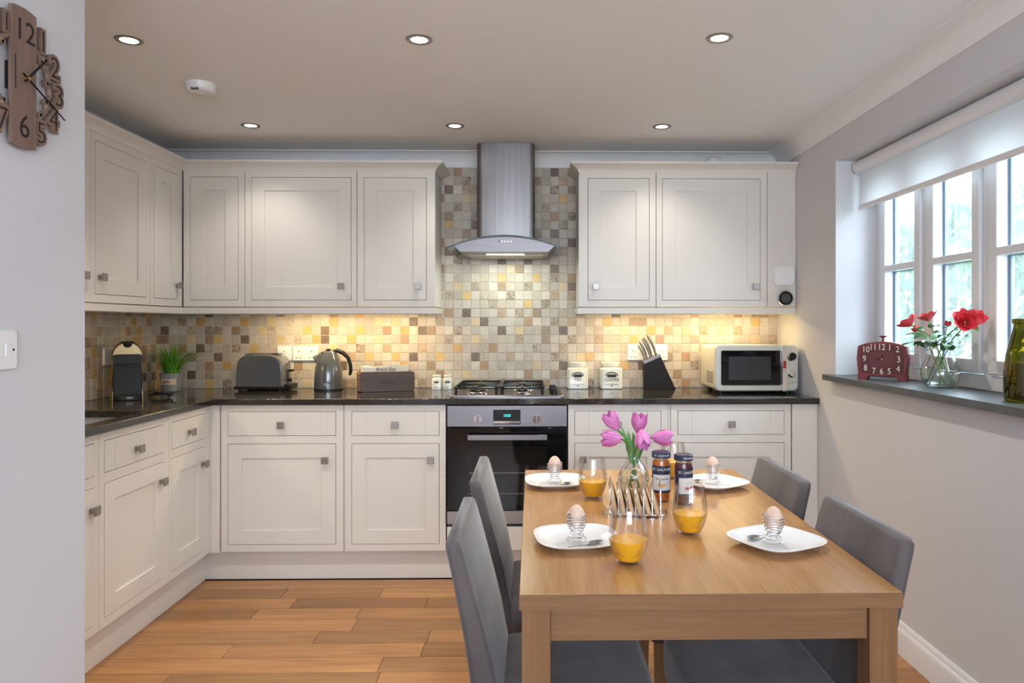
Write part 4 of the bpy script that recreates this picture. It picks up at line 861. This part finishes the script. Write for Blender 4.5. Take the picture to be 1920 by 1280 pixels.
# jam jars
def jar(label, px, py, jam, top_txt, sub, frx, lid_txt):
    p = PZ(px, py, ZTB); rj = .0275; t = thing('jam_jar', label, 'jar', (p.x, p.y + rj, ZTB), math.radians(frx))
    MB().lathe([(0, 0), (rj - .003, 0), (rj, .004), (rj, .012), (rj - .001, .016), (rj - .001, .098), (rj, .104), (rj, .115), (rj - .003, .123), (rj - .004, .130)], (0, 0, 0), 36, caps=(False, False)).build('glass', M_glass, t)
    MB().lathe([(0, .003), (rj - .0035, .003), (rj - .0025, .012), (rj - .0025, .113), (rj - .006, .121), (0, .121)], (0, 0, 0), 32, caps=(False, False)).build('jam', jam, t)
    ld = MB().lathe([(rj - .001, .128), (rj, .129), (rj, .143), (rj - .002, .1455), (rj - .006, .1450), (0, .1445)], (0, 0, 0), 40, caps=(False, True)).build('lid', mat('navy_lid', (.022, .026, .065), .35, var=(.03, .035, .08), nscale=80), t)
    def lab(name, a0, a1, z0, z1, m, off): return MB().loft([[((rj + off) * math.sin(a), -(rj + off) * math.cos(a), z) for a in [a0 + (a1 - a0) * i / 18 for i in range(19)]] for z in (z0, z1)], False, False, False).build(name, m, t)
    nav = mat('navy_label', (.018, .024, .06), .5); wht = mat('label_paper', (.70, .70, .68), .6)
    l1 = lab('label', -1.35, 1.35, .026, .106, nav, .0006); l2 = lab('label_panel', -1.05, 1.05, .034, .080, wht, .001)
    text('label_text', top_txt, .0105, wht, l1, (0, -rj - .0012, .095), ext=.0004, wrap=rj + .001); sub and text('label_text', sub, .0075, M_print, l2, (0, -rj - .0016, .068), ext=.0003, wrap=rj + .0012)
    text('lid_text', lid_txt, .008, wht, ld, (0, -rj - .0006, .136), ext=.0003, wrap=rj + .0002)
    for (xx, zz, c) in ((-.007, .050, (.75, .35, .05)), (0, .048, (.8, .45, .08)), (.007, .050, (.75, .35, .05))):
        a = xx / rj; MB().lathe([(0, -.0006), (.0045, -.0004), (.0045, .0004), (0, .0006)], ((rj + .0012) * math.sin(a), -(rj + .0012) * math.cos(a), zz), 12, caps=(False, False), M=Matrix.Rotation(math.pi / 2, 3, 'X')).build('fruit_print', mat('fruit_' + ('o' if jam.name.startswith('apricot') else 'r'), c if jam.name.startswith('apricot') else (.45, .02, .03), .5), l2)
    return t
jar('jar of orange apricot jam with navy lid and label', 1242.5, 941, mat('apricot_jam', (.55, .14, .012), .2, sss=.1), 'ST. DALFOUR', 'Thick Apricot', -4, 'ST. DALFOUR')
jar('jar of dark red jam with navy lid and label', 1285, 948, mat('red_jam', (.10, .006, .010), .2), 'ST. DALFOUR', '', 22, 'FRANCE')
# tulips in a clear vase
pv = PZ(1191, 926, ZTB); pv.y += .03
t = thing('tulip_vase', 'small clear glass bulb vase holding pink tulips', 'vase', (pv.x, pv.y, ZTB)); ks_ = pv.y / F
vz = lambda py: zat(1191, py, pv.y) - ZTB
o_ = [(0, 0), (.030, 0), (.036, .004), (.047, .025), (.050, .045), (.045, .066), (.031, .085), (.021, .102), (.019, .112), (.0215, .127), (.0265, .138)]
MB().lathe(o_ + [(r - .0015, z + .0012) for r, z in o_[::-1][:-1]] + [(0, .005)], (0, 0, 0), 36, caps=(False, False)).build('glass', M_glass, t, smooth=50)
MB().lathe([(0, .006), (.029, .006), (.0445, .025), (.0475, .045), (.044, .060), (0, .060)], (0, 0, 0), 32, caps=(False, False)).build('water', thin_glass('water', (.93, .97, .96), .6), t, smooth=50)
M_tul = mat('tulip_petal', (.60, .13, .42), .5, sss=.12, var=(.72, .28, .56), nscale=30, stretch=(1, 1, .2)); M_stem = mat('tulip_stem', (.11, .25, .05), .5); M_tleaf = mat('tulip_leaf', (.10, .27, .06), .5, var=(.16, .36, .10), nscale=40, stretch=(1, 1, .1))
def bloom(parent, c, d, s, m, open_=.25, n=6, name='petal', ln=1.15):
    d = Vector(d).normalized(); ref = Vector((0, 1, 0)) if abs(d.y) < .8 else Vector((1, 0, 0)); ux = d.cross(ref).normalized(); uy = d.cross(ux)
    for k in range(n):
        a0 = 2 * math.pi * k / n + (0 if k % 2 else .12); rr = 1.0 if k % 2 else .9; vs = []; NU, NV = 6, 7
        for i in range(NV + 1):
            v = i / NV; rad = s * rr * (.12 + .40 * math.sin(min(1, v * 1.15) * math.pi * .62) * (1 - .18 * v) + open_ * v * v * .3); wdt = math.sin(math.pi * min(.97, .10 + .86 * v)) ** .7 * .78
            for j in range(NU + 1):
                u = j / NU * 2 - 1; a = a0 + u * wdt; r_ = rad * (1 - .06 * u * u) ; vs.append(Vector(c) + (ux * math.cos(a) + uy * math.sin(a)) * r_ + d * (s * ln * v - s * .04 * u * u * v))
        MB().add(vs, [(i * (NU + 1) + j, i * (NU + 1) + j + 1, (i + 1) * (NU + 1) + j + 1, (i + 1) * (NU + 1) + j) for i in range(NV) for j in range(NU)]).build(name, m, parent, smooth=80)
def bez(a, b, c, n=9): return [Vector(a) * (1 - u) ** 2 + Vector(b) * 2 * u * (1 - u) + Vector(c) * u * u for u in [i / n for i in range(n + 1)]]
def leaf(parent, p0, p1, p2, wd, m, name='leaf', fold=.25):
    pts = bez(p0, p1, p2, 8); vs = []
    for i, q in enumerate(pts):
        u = i / 8; tn = (pts[min(8, i + 1)] - pts[max(0, i - 1)]).normalized(); sd = tn.cross(Vector((0, -.4, 1))).normalized(); nn = sd.cross(tn); w_ = wd * math.sin(math.pi * min(.985, .10 + .88 * u)) ** .8
        vs += [q - sd * w_ + nn * w_ * fold, q, q + sd * w_ + nn * w_ * fold]
    return MB().add(vs, [(3 * i + j, 3 * i + j + 1, 3 * i + j + 4, 3 * i + j + 3) for i in range(8) for j in (0, 1)]).build(name, m, parent, smooth=80)
TUL = [((1158, 806), (1143, 782), .036, -.01, 'pink tulip leaning up to the left in the glass vase'), ((1166, 823), (1129, 822), .036, -.03, 'pink tulip hanging over to the left in the glass vase'), ((1196, 812), (1198, 790), .036, .03, 'pink tulip standing upright at the back of the glass vase'),
       ((1203, 812), (1203, 832), .034, -.035, 'pink tulip nodding forward in the glass vase'), ((1222, 820), (1256, 820), .036, .0, 'pink tulip hanging over to the right in the glass vase')]
for i, (b0, b1, s_, dy, lab_) in enumerate(TUL):
    a_ = PY(*b0, pv.y + dy); b_ = PY(*b1, pv.y + dy); d = (b_ - a_)
    if i == 3: d = Vector((0, -.6, -.75)); a_ = PY(1203, 806, pv.y + dy)
    f_ = thing('tulip', lab_, 'tulip', (pv.x, pv.y, ZTB + .008), 0, None); O = Vector((pv.x, pv.y, ZTB + .008)); c = a_ - O
    neck = Vector(((-.010, -.011, .002, .004, .011)[i], (.0, -.006, .008, -.008, .003)[i], .115)); foot = Vector((-neck.x * 1.6, -neck.y * 1.4, .004))
    st = bez(foot, (foot + neck) / 2, neck, 4)[:-1] + bez(neck, neck + (neck - foot).normalized() * (c - neck).length * .6, c, 8)
    MB().tube(st, .0032, 7).build('stem', M_stem, f_); bloom(f_, c, d, s_ * 1.55, M_tul, .12)
    ang = i * 1.3
    tip = Vector(((1165 - 1191, 1180 - 1191, 1190 - 1191, 1212 - 1191, 1222 - 1191)[i] * ks_, -.01 + .008 * i, vz((800, 812, 815, 818, 826)[i])))
    leaf(f_, neck * .98 + Vector((0, -.004, -.03)), neck + Vector((tip.x * .15, -.004, .02)), tip, .0085, M_tleaf)
# ================================================================ WINDOW SILL THINGS
cpos = PX(1653, 705, XR + .055); th = math.radians(38)
t = thing('mantel_clock', 'dark red metal clock with big white numerals on the window sill', 'clock', (cpos.x, cpos.y, ZS), -th); sc = cpos.y / F
Wc = 45 * sc * 1.0; Hc = 64 * sc; M_red = mat('red_clock_metal', (.145, .022, .022), .45, var=(.19, .035, .035), nscale=40); z0c = .020
out = [(-Wc * .93, z0c)] + [(Wc * x, z0c - .006 + .0 * x + .006 * x * x) for x in (-.5, 0, .5)] + [(Wc * .93, z0c), (Wc * 1.0, z0c + Hc * .5), (Wc * .95, z0c + Hc * .86)] + [(Wc * x, z0c + Hc * (.86 + .14 * (1 - x * x))) for x in (.7, .45, .2, 0, -.2, -.45, -.7)] + [(-Wc * .95, z0c + Hc * .86), (-Wc * 1.0, z0c + Hc * .5)]
MB().prism(out, 'y', 0, .055).build('case', M_red, t, bevel=.003)
inn = [(x * .86, z0c + Hc * .5 + (z - z0c - Hc * .5) * .84) for x, z in out]
fc = MB().prism(inn, 'y', -.0015, .002).build('dial', mat('clock_dial', (.085, .016, .016), .5), t)
MB().prism(rrect(Wc * .92, Hc * .44, .012, 4, 0, z0c + Hc * .48), 'y', -.0022, -.0014).build('inner_dial', mat('inner_dial', (.10, .022, .022), .5), fc)
M_cream2 = mat('cream_numerals', (.68, .62, .55), .6)
for nme, ax, az in (('12', 0, .36), ('1', .32, .35), ('2', .62, .30), ('3', .66, 0), ('4', .64, -.28), ('5', .30, -.36), ('6', 0, -.37), ('7', -.30, -.36), ('8', -.63, -.28), ('9', -.68, 0), ('10', -.62, .28), ('11', -.33, .35)):
    text('numeral', nme, .036, M_cream2, fc, (Wc * ax, -.0022, z0c + Hc * (.48 + az * .98)), ext=.0005, sxy=(.85, 1.0))
MB().tube([(0, -.004, z0c + Hc * .48), (-.02, -.004, z0c + Hc * .5)], .0016, 6).build('hour_hand', M_dark, fc); MB().tube([(0, -.005, z0c + Hc * .48), (.006, -.005, z0c + Hc * .62)], .0012, 6).build('minute_hand', M_dark, fc)
MB().lathe([(0, 0), (.004, 0), (.003, .004), (0, .005)], (0, -.002, z0c + Hc * .48), 12, caps=(False, False), M=Matrix.Rotation(math.pi / 2, 3, 'X')).build('hand_boss', mat('brass', (.6, .4, .12), .3, 1), fc)
for s_ in (-1, 1): MB().prism([(s_ * Wc * .95, 0), (s_ * Wc * .62, 0), (s_ * Wc * .55, z0c * .7), (s_ * Wc * .4, z0c + .002), (s_ * Wc * .95, z0c + .002)], 'y', -.002, .057).build('foot', M_red, t)
MB().lathe([(.012, 0), (.005, .004), (.004, .014), (.006, .018), (.015, .023), (.017, .026), (0, .028)], (0, .027, z0c + Hc - .002), 20, caps=(True, False)).build('finial', M_red, t)
# red roses in a glass vase
rv = PZ(1763, 724, ZS); rv.x = min(rv.x, XWF - .085); rv = PX(1763, 700, rv.x); O = Vector((rv.x, rv.y, ZS)); sc = rv.y / F
t = thing('rose_vase', 'clear glass vase of red roses half filled with water on the sill', 'vase', O)
o_ = [(0, 0), (.050, 0), (.056, .004), (.068, .022), (.073, .045), (.071, .07), (.060, .10), (.050, .125), (.048, .140), (.056, .158), (.076, .178)]; o_ = [(r * .92, z * .98) for r, z in o_]
MB().lathe(o_ + [(r - .002, z + .001) for r, z in o_[::-1][:-1]] + [(0, .008)], (0, 0, 0), 40, caps=(False, False)).build('glass', M_glass, t, smooth=50)
MB().lathe([(0, .009), (.048, .009), (.060, .022), (.0645, .045), (.0630, .068), (.060, .075), (0, .075)], (0, 0, 0), 36, caps=(False, False)).build('water', MATS['water'], t, smooth=50)
M_rose = mat('rose_petal', (.55, .012, .022), .5, sss=.1, var=(.70, .05, .07), nscale=40); M_rleaf = mat('rose_leaf', (.035, .13, .03), .4, var=(.07, .20, .05), nscale=25)
ROSE = [((1704, 606), .044, -.045, 'full red rose drooping at the clock side of the vase'), ((1718, 617), .030, .028, 'faded red rose low at the clock side of the vase'), ((1739, 596), .040, -.005, 'red rose standing tallest in the vase'), ((1777, 608), .024, .02, 'small red rosebud in the middle of the vase'), ((1810, 602), .042, -.045, 'large red rose on the bottle side of the vase'), ((1830, 597), .032, .024, 'second red rose close behind the large one')]
for i, ((px, py), s_, dy, lab_) in enumerate(ROSE):
    c = PX(px, py, rv.x + dy * .9) - O; f_ = thing('rose', lab_, 'rose', O + Vector((0, 0, .010)), 0); c.z -= .010
    foot = Vector((R.uniform(-.02, .02), -c.y * .30, .004)); neck = Vector((dy * .5, c.y * .25, .150)); d = (c - neck).normalized() + Vector((-.35, -.45, .15))
    MB().tube(bez(foot, (foot + neck) / 2, neck, 4)[:-1] + bez(neck, neck + Vector((0, 0, .03)), c, 6), .0022, 6).build('stem', M_stem, f_)
    for (rs_, nn, op) in ((1.0, 7, 1.7), (.8, 6, 1.0), (.55, 5, .4), (.3, 4, .1)) if s_ > .03 else ((1.0, 4, .1),): bloom(f_, c - d.normalized() * s_ * .3, d, s_ * rs_ * 1.2, M_rose, op, nn, 'petal', .62 / rs_ ** .5)
    for k in range(3 if s_ > .03 else 2):
        a = R.random() * 6.28; q0 = neck + (c - neck) * (.05 + .28 * k); dirv = Vector((math.cos(a) * .6 - .3, math.sin(a), -.15 + .3 * R.random())); L = .05 + R.random() * .03
        leaf(f_, q0, q0 + dirv * L * .5 + Vector((0, 0, .015)), q0 + dirv * L, .017 + R.random() * .006, M_rleaf)
    leaf(f_, neck - Vector((0, 0, .02)), neck + Vector((-.03, c.y * .4, .02)), neck + Vector((-.05, c.y * .6 + R.uniform(-.03, .03), -.01)), .02, M_rleaf)
# olive glass bottle
gb = PX(1927, 740, XR + .085); t = tag(MB().lathe([(0, .006)] + [(r, z) for r, z in ((.056, 0), (.062, .004), (.064, .02), (.0635, .09), (.058, .14), (.048, .185), (.040, .215), (.037, .228), (.037, .236), (.0405, .238), (.0415, .246), (.040, .252), (.036, .252), (.0345, .238), (.0345, .228), (.045, .185), (.055, .14), (.060, .09), (.060, .02), (.05, .007), (0, .0065))], (0, 0, 0), 40, caps=(False, False)).build('green_bottle', thin_glass('olive_glass', (.60, .56, .02), 1.0, .9), loc=(XR + .085, gb.y, ZS), smooth=50), 'wide-necked olive green glass bottle on the window sill', 'bottle')
# ================================================================ WALL CLOCK AND SWITCH ON THE PARTITION
cc = PX(27, 147, XP); Rk = .155
t = thing('wall_clock', 'round cut-out wooden wall clock with large numerals', 'clock', (XP, cc.y, cc.z), math.pi / 2)
M_cw = wood('clock_walnut', (.16, .10, .075), (.24, .16, .125), 2, 1.5, .5, rnd=False); M_cut = mat('cut_edge', (.02, .012, .010), .8)
lx = lambda px, py: (PX(px, py, XP).y - cc.y, PX(px, py, XP).z - cc.z)
hwid = lx(50, 147)[0]
def arcp(hw_, Rr, n=8): return [(-hw_ + 2 * hw_ * i / n, math.sqrt(Rr * Rr - (-hw_ + 2 * hw_ * i / n) ** 2)) for i in range(n + 1)]
top = arcp(hwid, Rk); MB().prism(top + [(x, -z) for x, z in top[::-1]], 'y', -.022, -.014).build('centre_board', M_cw, t)
for s_ in (-1, 1):   # curved side boards seen behind the numerals
    rg = [(s_ * (hwid + .004 + (Rk * .62 - hwid) * 0), 0)]
def digit(s, x, z, size, rot=0):
    b = text('numeral', s, size, M_cw, t, (x, -.014, z), rot=(math.pi / 2, rot, 0), ext=.0045, offset=.0055); text('cut_out', s, size, M_cut, b, (0, 0, .0047), rot=(0, 0, 0), ext=.0004, offset=-.0012)
for s, a in (('1', 33), ('2', 62), ('3', 92), ('4', 122), ('5', 150), ('7', 210), ('8', 240), ('9', 268), ('10', 298), ('11', 327)):
    rr = Rk * .80; digit(s, rr * math.sin(math.radians(a)) * (1.0 if len(s) == 1 else .95), rr * math.cos(math.radians(a)), .072 if len(s) == 1 else .058)
# inner ring of filigree pieces that joins the numerals to the board
for s_ in (-1, 1):
    for (a, b) in ((18, 52), (46, 84), (76, 112), (106, 140), (132, 164)):
        rr = Rk * .50
        MB().tube([(s_ * rr * math.sin(math.radians(q)) * (1.0 + .22 * math.sin((q - a) / (b - a) * math.pi)), -.014, rr * 1.15 * math.cos(math.radians(q))) for q in [a + (b - a) * i / 8 for i in range(9)]], .0062, 6, sq=(1, 1)).build('scroll', M_cw, t)
text('cut_out', '12', .068, M_cut, t, (.002, -.0222, Rk * .66), ext=.0004); text('cut_out', '6', .072, M_cut, t, (.0, -.0222, -Rk * .70), ext=.0004)
for k in (-1, 1): MB().box(k * hwid * .72 - .0012, k * hwid * .72 + .0012, -.0226, -.0218, -.03, .045).build('slot', M_cut, t) if k < 0 else None
def hand(px, py, r_, nm): x, z = lx(px, py); MB().tube([(-x * .12, -.030, -z * .12), (x, -.030, z)], [r_, r_ * .7], 6, sq=(.4, 1)).build(nm, M_dark, t)
hand(64, 112, .0042, 'hour_hand'); hand(98, 226, .0028, 'minute_hand')
MB().cyl((0, -.034, 0), (0, -.012, 0), .0045, None, 14).build('spindle', mat('brass', (.6, .4, .12), .3, 1), t); MB().box(-.03, .03, -.012, 0, -.03, .03).build('movement', M_dark, t)
e = PX(25, 655, XP); t = thing('light_switch', 'white double light switch on the partition wall', 'switch', (XP, e.y - .043, e.z), math.pi / 2)
MB().loft([[(x, y, z) for (x, z) in rrect(.086 - i, .086 - i, .006, 4)] for (y, i) in ((0, 0), (-.007, 0), (-.010, .006))]).build('plate', M_white, t)
for xx in (-.012, .012): MB().box(xx - .008, xx + .008, -.0125, -.009, -.014, .014).build('rocker', M_white, t, bevel=.001)
MB().cyl((.030, -.0102, 0), (.030, -.0095, 0), .003, None, 10).build('screw', M_dark, t)
# ---------------------------------------------------------------- sky portals at the recess window and the added fill windows
for (loc, rot, size) in (((XO + .02, (YR0 + YR1) / 2, (ZS + ZL) / 2), (0, math.pi / 2, 0), (ZL - ZS, YR1 - YR0)), ((.15, YN - .2, 1.49), (math.pi / 2, 0, 0), (2.4, 1.29)), ((XO + .02, -1.12, (.95 + ZL) / 2), (0, math.pi / 2, 0), (ZL - .95, 1.55))):
    o = area('sky_portal', loc, rot, size, 1, (1, 1, 1)); o.data.cycles.is_portal = True
